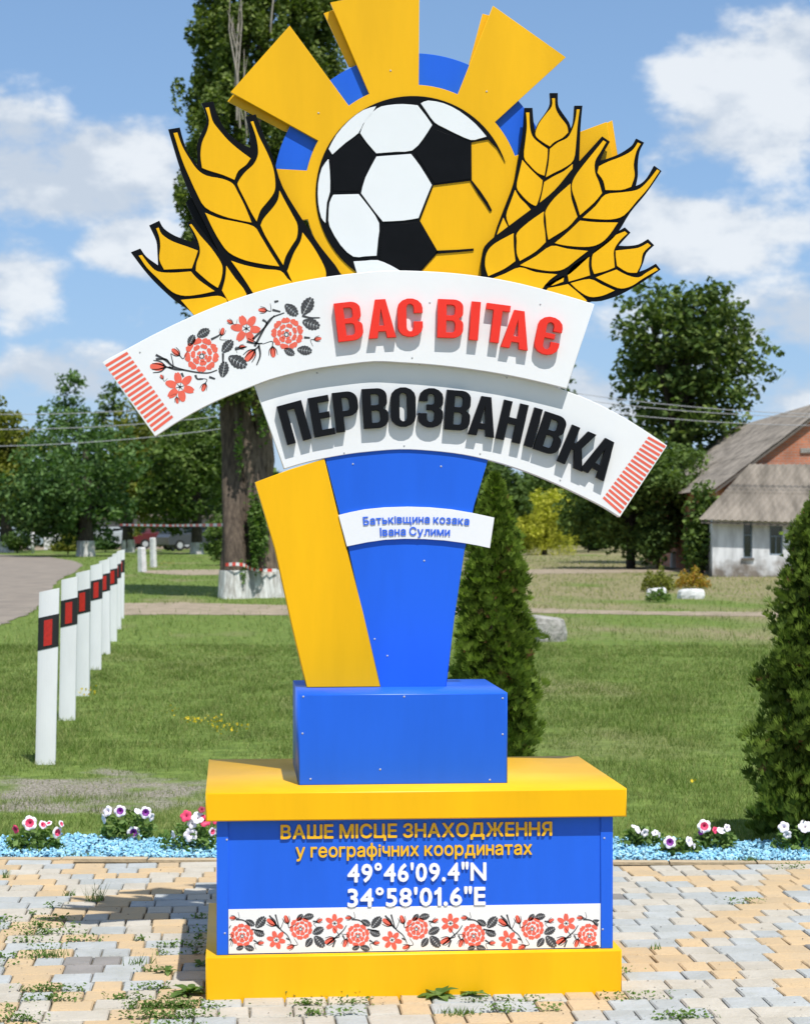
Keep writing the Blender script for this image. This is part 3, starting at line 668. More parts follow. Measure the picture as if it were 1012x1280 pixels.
# thujas
def spray_mesh_pts():
    """a flat fan of scale-leaf fronds, origin at stem, pointing +z"""
    V = []; Fc = []
    for k in range(7):
        a = (k-3)*.24; L = 1-.12*abs(k-3)+random.uniform(-.1, .1); w = .07; b = .12*abs(k-3)
        dx, dz = math.sin(a), math.cos(a); o = np.array([dx*.12, random.uniform(-.05, .05), b*.5+.05]); t = np.array([dx, random.uniform(-.12, .12), dz]); s = np.array([dz, 0, -dx])
        n = len(V); m_ = o+t*L*.5; V += [o, m_+s*w, o+t*L, m_-s*w]; Fc.append((n, n+1, n+2, n+3))
    return np.array(V), Fc
def thuja(bx, by, H, rprof, label, leaf, n=5200):
    base = G(bx, by); t = empty('thuja', base, label, 'thuja', 'columnar thujas behind the gravel strip')
    sv = [spray_mesh_pts() for _ in range(6)]; VV = []; FF = []; tone = []; br_ = []; cnt = 0
    for i in range(n):
        f = random.random()**.92; z = f*H; r = np.interp(f, [p[0] for p in rprof], [p[1] for p in rprof])
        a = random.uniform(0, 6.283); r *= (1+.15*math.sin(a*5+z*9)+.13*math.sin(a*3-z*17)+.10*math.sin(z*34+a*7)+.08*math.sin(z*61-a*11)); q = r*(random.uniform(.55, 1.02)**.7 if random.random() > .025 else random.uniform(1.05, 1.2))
        out = np.array([math.cos(a), math.sin(a), 0]); up = out*random.uniform(.2, .75)+np.array([0, 0, 1]); up = up+rng.normal(0, .22, 3); up /= np.linalg.norm(up)
        # fan plane contains up and a roughly radial direction
        sd = np.cross(up, [random.gauss(0, 1), random.gauss(0, 1), .2]); sd /= np.linalg.norm(sd); nr = np.cross(sd, up)
        s = random.uniform(.036, .072)*(1.1-.35*f); V, Fc = sv[i % 6]
        c = base+out*max(q-s*.4, 0)+np.array([0, 0, z])
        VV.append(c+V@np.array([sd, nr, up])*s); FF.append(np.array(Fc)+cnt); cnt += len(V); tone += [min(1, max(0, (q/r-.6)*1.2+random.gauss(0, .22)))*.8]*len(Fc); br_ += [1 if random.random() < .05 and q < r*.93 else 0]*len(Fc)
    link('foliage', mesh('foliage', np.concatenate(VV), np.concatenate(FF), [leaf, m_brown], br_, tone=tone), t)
    # dense dark inner twigs keep the column from being see-through
    mb = MB(); mb.tube([base+(0, 0, -.05), base+(0, 0, H*.5), base+(0, 0, H*.9)], [.035, .025, .006], 7)
    for k in range(60):
        z = random.uniform(.05, .85)*H; a = random.uniform(0, 6.28); r = np.interp(z/H, [p[0] for p in rprof], [p[1] for p in rprof])*.7
        mb.tube([base+(0, 0, z), base+(math.cos(a)*r, math.sin(a)*r, z+r*.9)], [.007, .002], 4, cap=False)
    mb.build('stem', m_bark2, t, True)
    return t
thuja(618, 1046, 1.78, [(0, .15), (.12, .185), (.35, .195), (.55, .18), (.75, .14), (.9, .085), (1, .015)], 'narrow thuja standing right behind the monument', L_thu, 12500)
thuja(1040, 1051, 1.86, [(0, .31), (.11, .375), (.32, .33), (.53, .275), (.74, .20), (.85, .145), (1, .02)], 'wide dark thuja cut off by the right edge of the picture', L_thu2, 19000)

# ------------------------------------------------------------------ barn and annex
def cam_box(mb, u0, u1, d0, d1, z0, z1, mi=0):
    V = [F*d+RT*u+np.array([0, 0, z]) for z in (z0, z1) for (u, d) in ((u0, d0), (u1, d0), (u1, d1), (u0, d1))]
    mb.add(V, [(0, 3, 2, 1), (4, 5, 6, 7), (0, 1, 5, 4), (1, 2, 6, 5), (2, 3, 7, 6), (3, 0, 4, 7)], mi)
def C(u, d, z): return F*d+RT*u+np.array([0, 0, z])
def corrugated(name, A, B, Cc, D, m, parent, pitch=.18, amp=.03, rows=3, th=.02):
    """corrugated sheets over the quad A(eave left) B(eave right) Cc(ridge right) D(ridge left), overlapping in rows"""
    A, B, Cc, D = map(np.array, (A, B, Cc, D)); nrm = np.cross(B-A, D-A); nrm /= np.linalg.norm(nrm)
    if nrm[2] < 0: nrm = -nrm
    nx = int(np.linalg.norm(Cc-D)/pitch*4); 
    for r in range(rows):
        f0 = r/rows-(.02 if r else 0); f1 = (r+1)/rows; V = []; Fc = []
        for i in range(nx+1):
            g = i/nx; jit = random.uniform(-.03, .03) if i % 8 == 0 else 0
            off = nrm*(amp*math.cos(i/4*2*math.pi))
            for f, lift in ((f0+jit/8, .012), (f1, 0.0)):
                p = (A+(D-A)*f)*(1-g)+(B+(Cc-B)*f)*g; V.append(p+off+nrm*(lift+.02)); V.append(p+off+nrm*(lift+.02-th))
        for i in range(nx):
            a = 4*i; Fc += [(a, a+4, a+6, a+2), (a+1, a+3, a+7, a+5)]+([(a, a+1, a+5, a+4)] if r == 0 else [])
        link(name, mesh(name, np.array(V), Fc, m, smooth=False), parent)
dB = 64.0; sB = FPX/dB
def U(px, d): return (px-CX)/FPX*d
def Z(py, d): return EYE+(HY-py)/FPX*d
eL = U(905, dB); zE = Z(603, dB); uA = U(1046, dB); zA = Z(497, dB); eR = 2*uA-eL; dE = 85.0
barn = empty('brick_barn', C(uA, dB, 0), 'long brick barn with a grey slate gable roof at the right', 'barn')
mb = MB()
V = [C(u, d, z) for d in (dB, dB+.4) for (u, z) in ((eL, -.05), (eR, -.05), (eR, zE), (uA, zA-.1), (eL, zE))]
mb.add(V, [(0, 1, 2, 3, 4), (9, 8, 7, 6, 5), (0, 4, 9, 5), (1, 6, 7, 2), (4, 3, 8, 9), (3, 2, 7, 8)]); mb.build('gable_wall', m_brick, barn)
mb = MB(); cam_box(mb, eL, eL+.4, dB+.4, dE, -.05, zE-.05); mb.build('wall', m_brick, barn)
mb = MB(); cam_box(mb, eR-.4, eR, dB+.4, dE, -.05, zE-.05); mb.build('wall', m_brick, barn)
sl_ = (zA-zE)/(uA-eL); ov = .32
corrugated('roof_slope', C(eL-ov, dE, zE-ov*sl_), C(eL-ov, dB-.14, zE-ov*sl_), C(uA, dB-.14, zA), C(uA, dE, zA), m_slate, barn, rows=5, pitch=.3, amp=.018)
corrugated('roof_slope', C(eR+ov, dB-.14, zE-ov*sl_), C(eR+ov, dE, zE-ov*sl_), C(uA, dE, zA), C(uA, dB-.14, zA), m_slate, barn, rows=5, pitch=.3, amp=.018)
for sgn in (-1, 1):
    e = uA+sgn*(uA-eL+ov)
    a = C(e, dB-.16, zE-ov*sl_); b = C(uA, dB-.16, zA); mb = MB()
    V = [a+(0, 0, -.02), b+(0, 0, -.02), b+(0, 0, -.11), a+(0, 0, -.11)]; V2 = [v+F*.04 for v in V]
    mb.add(V+V2, [(0, 1, 2, 3), (7, 6, 5, 4), (0, 4, 5, 1), (3, 2, 6, 7)]); mb.build('barge_board', m_wood, barn)
mb = MB(); cam_box(mb, U(1000, dB), U(1030, dB), dB-.05, dB+.1, Z(566, dB), Z(560, dB)); mb.build('lintel', m_conc, barn)

a = C(U(988, 74), 74, Z(517, 74)); b = C(U(929, 80), 80, Z(546, 80)); mb = MB(); mb.tube([a, b], .07, 5); mb.build('roof_batten', m_wood, barn)
dW = EYE*FPX/(720-HY); u0 = U(890, dW); u1 = U(1006, dW); zW = Z(650, dW)
ann = empty('white_annex', C((u0+u1)/2, dW, 0), 'small whitewashed annex with a sagging slate roof before the barn', 'annex')
mb = MB(); holes = [(U(928.5, dW), U(940, dW), Z(698, dW), Z(652, dW)), (U(961.5, dW), U(978, dW), Z(694, dW), Z(657, dW))]
us = [u0]+[v for h in holes for v in h[:2]]+[u1]
for i in range(0, len(us), 2): cam_box(mb, us[i], us[i+1], dW, dW+.25, -.05, zW+.1)
for h in holes:
    cam_box(mb, h[0], h[1], dW, dW+.25, -.05, h[2]); cam_box(mb, h[0], h[1], dW, dW+.25, h[3], zW+.1)
cam_box(mb, u0, u0+.25, dW+.25, dB-.01, -.05, zW+.1); cam_box(mb, u1-.25, u1, dW+.25, dB-.01, -.05, zW+.1)
mb.build('wall', m_lime, ann)
for h in holes:
    mb = MB(); a, b, z0, z1 = h; t = .045
    for (q0, q1, w0, w1) in ((a, a+t, z0, z1), (b-t, b, z0, z1), (a+t, b-t, z0, z0+t), (a+t, b-t, z1-t, z1), (a+t, b-t, z0+(z1-z0)*.62, z0+(z1-z0)*.62+.035)): cam_box(mb, q0, q1, dW+.05, dW+.12, w0, w1)
    if b-a > .3: cam_box(mb, (a+b)/2-.015, (a+b)/2+.015, dW+.055, dW+.115, z0+t, z0+(z1-z0)*.62)
    fr = mb.build('window_frame', m_frame, ann)
    mb = MB(); cam_box(mb, a+.01, b-.01, dW+.10, dW+.11, z0+.01, z1-.01); mb.build('pane', m_glass, fr)
mb = MB(); cam_box(mb, U(926, dW), U(942, dW), dW-.06, dW+.04, Z(700, dW), Z(697.5, dW)); mb.build('sill', m_wood, ann)
dE1 = dW-.35; zr = Z(581, dB)
corrugated('roof_slope', C(U(873, dE1), dE1, Z(650, dE1)), C(U(1012, dE1), dE1, Z(654, dE1)), C(U(1050, dB), dB-.4, zr), C(U(934, dB), dB-.4, zr), m_slate, ann, rows=2, pitch=.17, amp=.022)
mb = MB(); a = C(U(876, dE1), dE1+.02, Z(651.5, dE1)); b = C(U(1010, dE1), dE1+.02, Z(656, dE1)); V = [a, b, b+(0, 0, -.06), a+(0, 0, -.06)]; V2 = [v+F*.08 for v in V]
mb.add(V+V2, [(0, 1, 2, 3), (7, 6, 5, 4), (0, 4, 5, 1), (3, 2, 6, 7)]); mb.build('eave_board', m_wood, ann)

# ------------------------------------------------------------------ far left: pale building, cars, poles
m_pale = mat('pale_render', (.33, .32, .29), .9, var=.3, vscale=.6)
pb = empty('pale_building', C(U(200, 150), 150, 0), 'pale low building glimpsed between the trunks behind the cars', 'building')
mb = MB(); cam_box(mb, U(120, 150), U(290, 150), 150, 156, -.05, 2.1); mb.build('wall', m_pale, pb)
mb = MB(); cam_box(mb, U(117, 150), U(293, 150), 149.6, 156.4, 2.1, 2.3); mb.build('roof', m_slate, pb)
for x in (150, 190, 225, 262):
    mb = MB(); cam_box(mb, U(x, 150), U(x+12, 150), 149.95, 150.1, .9, 1.9); mb.build('window', m_glass, pb)
m_or = mat('orange_canvas', (.75, .20, .035), .7, var=.2); 
kd = 128.; kiosk = empty('orange_awning_stall', C(U(62, kd), kd, 0), 'orange awning over a pale stall beyond the trees', 'stall')
mb = MB(); V = [C(U(53, kd), kd, 2.05), C(U(72, kd), kd, 1.75), C(U(71, kd), kd+1.5, 2.3), C(U(54, kd), kd+1.5, 2.5)]; mb.add(V+[v-(0, 0, .05) for v in V], [(0, 1, 2, 3), (7, 6, 5, 4), (0, 4, 5, 1), (1, 5, 6, 2), (3, 2, 6, 7), (0, 3, 7, 4)]); mb.build('awning', m_or, kiosk)
mb = MB(); cam_box(mb, U(54, kd), U(71, kd), kd+.3, kd+1.5, 0, 1.7); mb.build('counter', m_wconc, kiosk)

def car_parts(paint, suv=False):
    """unit car along +x, wheels on z=0"""
    h = 1.62 if suv else 1.42
    prof = [(-2.1, .35), (-2.12, .8), (-2.0, .95), (-1.75, h-.05) if suv else (-1.45, 1.0), (-1.6, h) if suv else (-.95, h-.03), (.35, h), (1.05, 1.02), (1.9, .88), (2.12, .66), (2.1, .35)]
    mb = MB(); n = len(prof); V = []
    for y_, k in ((-.82, 0), (-.72, 1), (.72, 1), (.82, 0)):
        for (x, z) in prof: V.append((x*(1 if not k else .995), y_ if (z < 1.03 or k) else y_*.92, z if not k else z+.0))
    Fc = [tuple(range(n))[::-1], tuple(range(3*n, 4*n))]
    for r in range(3):
        for i in range(n): j = (i+1) % n; Fc.append((r*n+i, r*n+j, (r+1)*n+j, (r+1)*n+i))
    mb.add(V, Fc); body = mesh('body', mb.V, mb.F, paint)
    gl = MB()
    for s in (-1, 1):
        y_ = s*.835 if s > 0 else -.835
        for (xa, xb) in ((-.9, -.1), (-.02, .55)): gl.add([(xa, y_*.975, 1.03), (xb+.28, y_*.975, 1.03), (xb, y_*.925, h-.1), (xa+.05, y_*.925, h-.1)], [(0, 1, 2, 3), (3, 2, 1, 0)])
    gl.add([(1.0, -.68, 1.06), (1.0, .68, 1.06), (.42, .64, h-.03), (.42, -.64, h-.03)], [(0, 1, 2, 3)])
    xr = -1.98 if suv else -1.43
    gl.add([(xr, -.66, 1.05), (xr, .66, 1.05), (xr+.2, .62, h-.1), (xr+.2, -.62, h-.1)], [(3, 2, 1, 0)])
    glass = mesh('window', gl.V, gl.F, m_glass)
    wh = MB(); wh.tube([(0, -.1, 0), (0, .1, 0)], .32, 14); wheel = mesh('wheel', wh.V, wh.F, m_band)
    hb = MB(); hb.tube([(0, -.112, 0), (0, .112, 0)], .19, 10); hub = mesh('rim', hb.V, hb.F, m_rivet)
    lt = MB(); lt.box((2.02, -.1, .66), (2.1, .1, .78)); light = mesh('headlight', lt.V, lt.F, m_wlet)
    return body, glass, wheel, hub, light
def car(px, py, ang, paint, label, suv=False):
    b = G(px, py); t = empty('parked_car', b, label, 'car', 'cars parked beyond the trees', rz=ang)
    bo, gl, wh, hb, lt = car_parts(paint, suv)
    link('body', bo, t, True); link('window', gl, t, True)
    for x in (-1.35, 1.35):
        for y_ in (-.74, .74):
            w_ = link('wheel', wh, t, True); w_.location = (x, y_, .32); link('rim', hb, w_, True)
    for y_ in (-.55, .55): link('headlight', lt, t, True).location = (0, y_, 0)
paint = lambda n, c: mat(n, c, .3, var=.1, coat=.6)
car(242, 688, .5, paint('dark_grey_paint', (.05, .055, .065)), 'dark grey estate car parked left of the poplar', True)
car(205, 686, .2, paint('maroon_paint', (.12, .02, .025)), 'dark red car parked between the trunks')
car(140, 686, .1, paint('silver_paint', (.40, .44, .46)), 'silver car half hidden behind the dark bush')
car(8, 688, .2, paint('pale_blue_paint', (.35, .42, .48)), 'pale car at the left edge behind the bushes')

def pole(px, py0, py1, w, label, m_low, m_up, split):
    b = G(px, py0); d = EYE*FPX/(py0-HY); h = Z(py1, d); t = empty('utility_pole', b, label, 'pole', 'poles by the yard')
    mb = MB(); mb.tube([b+(0, 0, h*split), b+(0, 0, h)], [w*.9, w*.75], 10); mb.build('shaft', m_up, t, True)
    mb = MB(); mb.tube([b+(0, 0, -.1), b+(0, 0, h*split)], [w*1.1, w], 10); mb.build('painted_foot', m_low, t, True)
pole(41, 691, 600, .09, 'thin pole with a white foot left of the round tree', m_wconc, m_wood, .28)
pole(216, 688, 600, .10, 'slim pole with a white foot beside the grey car', m_wconc, m_conc, .30)
# white concrete posts
for (px, py, yt, w, lab) in [(178, 714, 684, .24, 'short leaning white concrete post in front of the taller one'), (192, 708, 672, .20, 'taller white concrete post with a small peg')]:
    d = EYE*FPX/(py-HY); b = G(px, py); h = Z(yt, d); t = empty('concrete_post', b, lab, 'post', 'white concrete posts by the path')
    mb = MB(); mb.tube([b+(0, 0, -.1), b+(-.02, 0, h*.7), b+(-.03, 0, h-.04), b+(-.03, 0, h)], [w*.62, w*.58, w*.56, w*.45], 4, jit=.03); mb.build('shaft', m_wconc, t)
    if yt < 680: mb = MB(); mb.tube([b+(0, 0, h*.55), b+(.32, 0, h*.52)], .02, 5); mb.build('peg', m_wood, t)

# barrier tape
m_tr = mat('red_tape', (.7, .06, .04), .5, var=.1); m_tw = mat('white_tape', (.75, .75, .75), .5, var=.05)
def tape(name, pts, n, w, label):
    mb = MB(); pts = np.array(pts); L = len(pts)-1
    for i in range(n):
        q = []
        for f in (i/n, (i+1)/n):
            g = f*L; k = min(int(g), L-1); q.append(pts[k]+(pts[k+1]-pts[k])*(g-k))
        mb.add([q[0]+(0, 0, w/2), q[1]+(0, 0, w/2), q[1]-(0, 0, w/2), q[0]-(0, 0, w/2)], [(0, 1, 2, 3)], i % 2)
    return tag(mb.build(name, [m_tr, m_tw]), label, 'tape')
tape('barrier_tape', [P(150, 656, 72), P(215, 657, 66), P(282, 656, 45.9)], 34, .07, 'red and white barrier tape stretched left from the poplar')
tw = tape('barrier_tape', [P(282, 706, DP-.9), P(293, 705, DP-1.02), P(305, 706, DP-.85), P(311, 710, DP-.62), P(318, 712, DP-.58), P(330, 713, DP-.56), P(346, 713, DP-.3)], 16, .07, 'red and white tape wound round the whitewashed trunks')
# overhead cables
m_cab = mat('cable_grey', (.33, .34, .36), .6, var=.1)
for (pa, pb_, lab) in [((-120, 514, 60), (330, 497, 60), 'uppermost overhead cable crossing the left trees'), ((-120, 534, 60), (330, 513, 60), 'middle overhead cable crossing the left trees'), ((-120, 557, 60), (330, 528, 60), 'lowest overhead cable crossing the left trees'),
                       ((690, 487, 62), (1150, 518, 62), 'upper overhead cable in front of the chestnut'), ((690, 495, 62), (1150, 520, 62), 'middle overhead cable in front of the chestnut'), ((690, 507, 62), (1150, 530, 62), 'lower overhead cable in front of the chestnut')]:
    a = P(*pa); b = P(*pb_); pts = [a+(b-a)*f+np.array([0, 0, -.25*4*f*(1-f)]) for f in np.linspace(0, 1, 12)]
    mb = MB(); mb.tube(pts, .011, 5); tag(mb.build('overhead_cable', m_cab, None, True), lab, 'cable')

# ------------------------------------------------------------------ stones, planter
def rock(name, px, py, w, dp, h, label, cat, m=m_conc, seed=1, parent=None):
    rs = np.random.default_rng(seed); b = G(px, py); b = b+F*dp/2; n = 18; V = []; rings = [(.0, 1.0), (.35, 1.04), (.72, .99), (.94, .90), (1.0, .72)]
    ph = rs.uniform(0, 6, 4)
    for (fz, fr) in rings:
        for j in range(n):
            a = 2*math.pi*j/n; sq = 1/max(abs(math.cos(a)), abs(math.sin(a)))**.45; r = fr*sq*.84*(1+.06*math.sin(3*a+ph[0])+.04*math.sin(7*a+ph[1]+fz*3))+rs.normal(0, .015)
            V.append(b+RT*(w/2*r*math.cos(a))+F*(dp/2*r*math.sin(a))+np.array([0, 0, h*fz*(1+.08*math.sin(a+ph[2]))-.03]))
    Fc = [(i*n+j, i*n+(j+1) % n, (i+1)*n+(j+1) % n, (i+1)*n+j) for i in range(4) for j in range(n)]+[tuple(range(4*n, 5*n))]
    o = link(name, mesh(name, np.array(V), Fc, m), parent)
    return tag(o, label, cat) if cat else o
rock('boulder', 685, 800, .60, .55, .33, 'rough grey concrete boulder on the lawn beside the thuja', 'boulder', seed=3)
pl = rock('planter_stone', 866, 747, .66, .5, .20, 'pale stone block of the planter below the orange shrub', 'stone', m_wconc, 5)
rock('planter_stone', 821, 744, .50, .4, .18, 'smaller pale stone at the left of the planter', 'stone', m_wconc, 8)
rock('white_block', 845, 709, .46, .35, .55, 'white painted block standing under the chestnut', 'block', m_wconc, 9)
def bushlet(name, px, py, w, h, leaf, label, cat, n=900, ls=.05, dpt=None):
    b = G(px, py); t = empty(name, b, label, cat)
    u = rng.normal(0, 1, (n, 3)); u /= np.linalg.norm(u, axis=1)[:, None]; u *= rng.uniform(.2, 1, (n, 1))**.5; u[:, 2] = np.abs(u[:, 2])
    u[:, 2] *= 1+.25*np.sin(u[:, 0]*9)
    foliage('foliage', b+u*np.array([w/2, w/2, h]), ls, leaf, t)
    mb = MB()
    for k in range(7): mb.tube([b, b+np.array([random.uniform(-.4, .4)*w, random.uniform(-.3, .3)*w, h*.8])], [.012, .003], 4, cap=False)
    mb.build('stems', m_bark2, t); return t
bushlet('garden_shrub', 822, 738, .85, .50, L_olv, 'yellow green shrub at the left of the stone planter', 'shrub', 1300, .07)
bushlet('garden_shrub', 865, 734, .95, .44, L_orb, 'orange tinged shrub over the pale planter stone', 'shrub', 1300, .07)
bushlet('garden_shrub', 822, 751, .55, .24, L_wed, 'low green plant spilling over the planter front', 'shrub', 600, .06)

# ------------------------------------------------------------------ road marker posts
def marker():
    t = empty('road_marker_post', (0, 0, 0), 'x', 'road marker post', 'white road marker posts with red reflectors')
    H, w, d = 1.14, .13, .05; sl = .24
    def sec(z0, z1, e, name, m, xa=-.5, xb=.5, slb=sl, slt=sl):
        k = 9; prof = [(xa+(xb-xa)*i/(k-1)) for i in range(k)]; V = []
        fr = lambda x: -(d/2+e)*math.sqrt(max(0, 1-(x*1.75)**2))-.004-e
        for x in prof: V.append((x*(w+2*e), fr(x), z0+x*w*slb))
        for x in prof: V.append((x*(w+2*e), fr(x), z1+x*w*slt))
        for x in prof: V.append((x*(w+2*e), .02+e-.01*math.cos(x*3), z0+x*w*slb))
        for x in prof: V.append((x*(w+2*e), .02+e-.01*math.cos(x*3), z1+x*w*slt))
        Fc = []
        for i in range(k-1): Fc += [(i, i+1, k+i+1, k+i), (2*k+i+1, 2*k+i, 3*k+i, 3*k+i+1), (k+i, k+i+1, 3*k+i+1, 3*k+i), (i+1, i, 2*k+i, 2*k+i+1)]
        Fc += [(0, k, 3*k, 2*k), (k-1, 3*k-1, 4*k-1, 2*k-1)]
        return link(name, mesh(name, V, Fc, m), t, True)
    sec(-.1, H-.02, 0, 'body', m_plast, slb=0)
    sec(.735, .95, .0015, 'black_band', m_band)
    sec(.755, .925, .003, 'reflector', m_refl, -.2, .2)
    return t
proto = marker()
posts = [(57, 950, 'nearest and leftmost marker post on the verge'), (84, 896, 'second marker post counted from the nearest'), (103, 866, 'third marker post counted from the nearest'), (119, 834, 'fourth marker post counted from the nearest'),
         (131, 815, 'fifth marker post counted from the nearest'), (140, 799, 'sixth marker post counted from the nearest'), (146, 784, 'seventh marker post just before the last'), (150, 771, 'farthest marker post of the row, by the path')]
for i, (px, py, lab) in enumerate(posts):
    if i == 0: o = proto
    else:
        o = proto.copy(); COL.objects.link(o)
        for ch in proto.children:
            c = ch.copy(); COL.objects.link(c); c.parent = o
    b = G(px, py); o.location = tuple(b); o['label'] = 'white '+lab
    o.rotation_euler = (random.uniform(-.015, .015), R([1.2, 1.0, .6, .8, -.2, .5, 0, .6][i]), -YAW+R([4, 3, -6, 2, -3, 3, 0, 0][i]))

# ------------------------------------------------------------------ the monument
X0, _ = M(257, 1250, YF); X1, _ = M(777, 1240, YF)
mon = empty('welcome_monument', ((X0+X1)/2, YF+.48, 0), 'blue and yellow welcome monument with football, sun, wheat ears and curved white banners', 'monument')
def zz(px, py, Y): return M(px, py, Y)[1]
def bevbox(name, a, b, m, parent, bev=.004):
    x0, y0, z0 = a; x1, y1, z1 = b
    return plate(name, [[(x0, z0), (x1, z0), (x1, z1), (x0, z1)]], y0, y1-y0, m, parent, bev)
DEP = .97
zp = zz(257, 1197, YF)
bevbox('plinth_base', (X0, YF, -.03), (X1, YF+DEP, zp), m_yel, mon)
YB = YF+.032; xb0, _ = M(271.5, 1100, YB); xb1, _ = M(764.5, 1100, YB)
zc0 = zz(500, 1024.5, YF); zc1 = zz(500, 989, YF)
body = bevbox('plinth_body', (xb0, YB, zp-.01), (xb1, YF+DEP-.03, zc0+.01), m_blue, mon, .002)
XC0, _ = M(257, 1000, YF); XC1, _ = M(783, 1000, YF)
bevbox('plinth_cap', (XC0, YF-.002, zc0), (XC1, YF+DEP+.005, zc1), m_yel, mon)
pw = M(285.5, 1100, YB)[0]; pe = M(750, 1100, YB)[0]
bevbox('corner_trim', (xb0-.002, YB-.006, zp+.001), (pw-.001, YB-.0005, zc0-.001), m_blue, body, .001)
bevbox('corner_trim', (pe+.001, YB-.006, zp+.001), (xb1+.002, YB-.0005, zc0-.001), m_blue, body, .001)
zs1 = zz(500, 1133.5, YB); strip = bevbox('embroidery_strip', (pw, YB-.003, zp+.004), (pe, YB-.0004, zs1), m_strip, body, .0005)
YX = 6.94; bx0, zt = M(373, 868, YX); bx1, _ = M(634, 868, YX)
ped = bevbox('pedestal_box', (bx0, YX, zc1-.002), (bx1, 7.57, zt), m_blue, mon)
# column
YC = 7.227
def mp(pts, Y, k=None, o=(0, 0)):
    """pixels (or crop coordinates with scale k, origin o) to the plane y = Y"""
    return [M(o[0]+(p[0]/k if k else p[0]), o[1]+(p[1]/k if k else p[1]), Y) for p in pts]
c5 = dict(k=2.41, o=(240, 540))
plate('blue_column', [mp([(396, 60), (620, 40), (895, 70), (850, 220), (820, 360), (790, 560), (765, 775), (560, 775), (470, 350)], YC, **c5)], YC, .13, m_blue, mon, .002)
plate('yellow_column', [mp([(190, 151), (296, 112), (398, 80), (455, 310), (515, 545), (568, 768), (345, 770), (300, 582), (250, 355)], YC-.004, **c5)], YC-.004, .134, m_yel, mon, .002)
# small banner
YM = YC-.010
mban = plate('small_banner', [mp([(441, 250), (480, 241), (520, 233), (580, 227), (650, 225), (715, 227), (780, 233), (845, 244), (910, 258), (897, 350), (860, 342), (820, 335), (760, 327), (700, 323), (640, 322), (580, 325), (525, 333), (466, 345)], YM, **c5)], YM, .009, m_white, mon)
# banners
c3 = dict(k=2.53, o=(110, 320)); c4 = dict(k=2.53, o=(460, 320))
Y1 = 7.185; Y2 = 7.22
def dense(pts, n=3):
    """smooth open polyline"""
    A = [np.array(p) for p in pts]; A = [2*A[0]-A[1]]+A+[2*A[-1]-A[-2]]; out = []
    for i in range(1, len(A)-2):
        p0, p1, p2, p3 = A[i-1:i+3]
        for k in range(n):
            t = k/n; out.append(tuple(.5*((2*p1)+(-p0+p2)*t+(2*p0-5*p1+4*p2-p3)*t*t+(-p0+3*p1-3*p2+p3)*t**3)))
    out.append(tuple(A[-2])); return out
top1 = mp([(45, 335), (120, 295), (200, 252), (300, 203), (400, 160), (500, 124), (600, 95), (700, 74), (800, 59)], Y1, **c3)+mp([(50, 46), (150, 46.5), (250, 52), (350, 63), (450, 80), (550, 104), (650, 132), (715, 152)], Y1, **c4)
bot1 = mp([(628, 419), (560, 402), (480, 384), (400, 369), (300, 354), (200, 343), (100, 336), (20, 333)], Y1, **c4)+mp([(800, 344), (700, 359), (600, 383), (525, 409), (400, 461), (300, 514), (212, 571)], Y1, **c3)
ban1 = plate('upper_banner', [dense(top1)+dense(bot1)], Y1, .033, m_white, mon, .0015)
top2 = mp([(526, 408), (600, 375), (700, 350), (800, 340)], Y2, **c3)+mp([(100, 330), (250, 345), (400, 365), (530, 392), (630, 428), (700, 455), (800, 505), (880, 555), (945, 599)], Y2, **c4)
bot2 = mp([(796, 826), (750, 797), (700, 771), (600, 723), (500, 682), (400, 650), (300, 628), (200, 616), (100, 611.5)], Y2, **c4)+mp([(880, 619.5), (820, 627), (745, 640), (680, 655), (620, 673)], Y2, **c3)
ban2 = plate('lower_banner', [dense(top2)+dense(bot2)], Y2, .05, m_white, mon, .0015)

# --- heavy condensed letters, unit height, hand drawn
def arc(cx, cy, rx, ry, a0, a1, n=7): return [(cx+rx*math.cos(R(a0+(a1-a0)*i/n)), cy+ry*math.sin(R(a0+(a1-a0)*i/n))) for i in range(n+1)]
def rr(x0, y0, x1, y1, r, n=5): return arc(x1-r, y1-r, r, r, 90, 0, n)+arc(x1-r, y0+r, r, r, 0, -90, n)+arc(x0+r, y0+r, r, r, -90, -180, n)+arc(x0+r, y1-r, r, r, 180, 90, n)
S = .205; Hh = .135
GL = {}
W = .60
GL['В'] = [[(0, 0), (0, 1)]+arc(W-.24, .80, .23, .20, 90, 0)+[(W-.01, .66)]+arc(W-.13, .64, .12, .12, 0, -70, 4)+arc(W-.16, .36, .16, .13, 70, 0, 4)+[(W, .25)]+arc(W-.25, .22, .25, .22, 0, -90),
           [(S, .58), (S, .86)]+arc(W-.28, .79, .08, .07, 90, 0, 4)+[(W-.20, .66)]+arc(W-.28, .65, .08, .07, 0, -90, 4), [(S, .14), (S, .45)]+arc(W-.27, .36, .08, .09, 90, 0, 4)+arc(W-.27, .23, .08, .09, 0, -90, 4)]
GL['А'] = [[(0, 0), (.20, 1), (.44, 1), (.64, 0), (.43, 0), (.405, .17), (.235, .17), (.21, 0)], [(.255, .32), (.385, .32), (.32, .76)]]
GL['С'] = [arc(.29, .75, .29, .25, 0, 180)+arc(.29, .25, .29, .25, 180, 360)+[(.58, .40), (.375, .40)]+arc(.29, .25, .085, .11, 0, -180, 5)+arc(.29, .75, .085, .11, 180, 0, 5)+[(.375, .62), (.58, .62)]]
GL['Є'] = [arc(.29, .75, .29, .25, 0, 180)+arc(.29, .25, .29, .25, 180, 360)+[(.58, .36), (.375, .36)]+arc(.29, .24, .085, .10, 0, -180, 5)+[(.205, .44), (.44, .44), (.44, .57), (.205, .57)]+arc(.29, .76, .085, .10, 180, 0, 5)+[(.375, .64), (.58, .64)]]
GL['І'] = [[(0, 0), (0, 1), (.21, 1), (.21, 0)]]
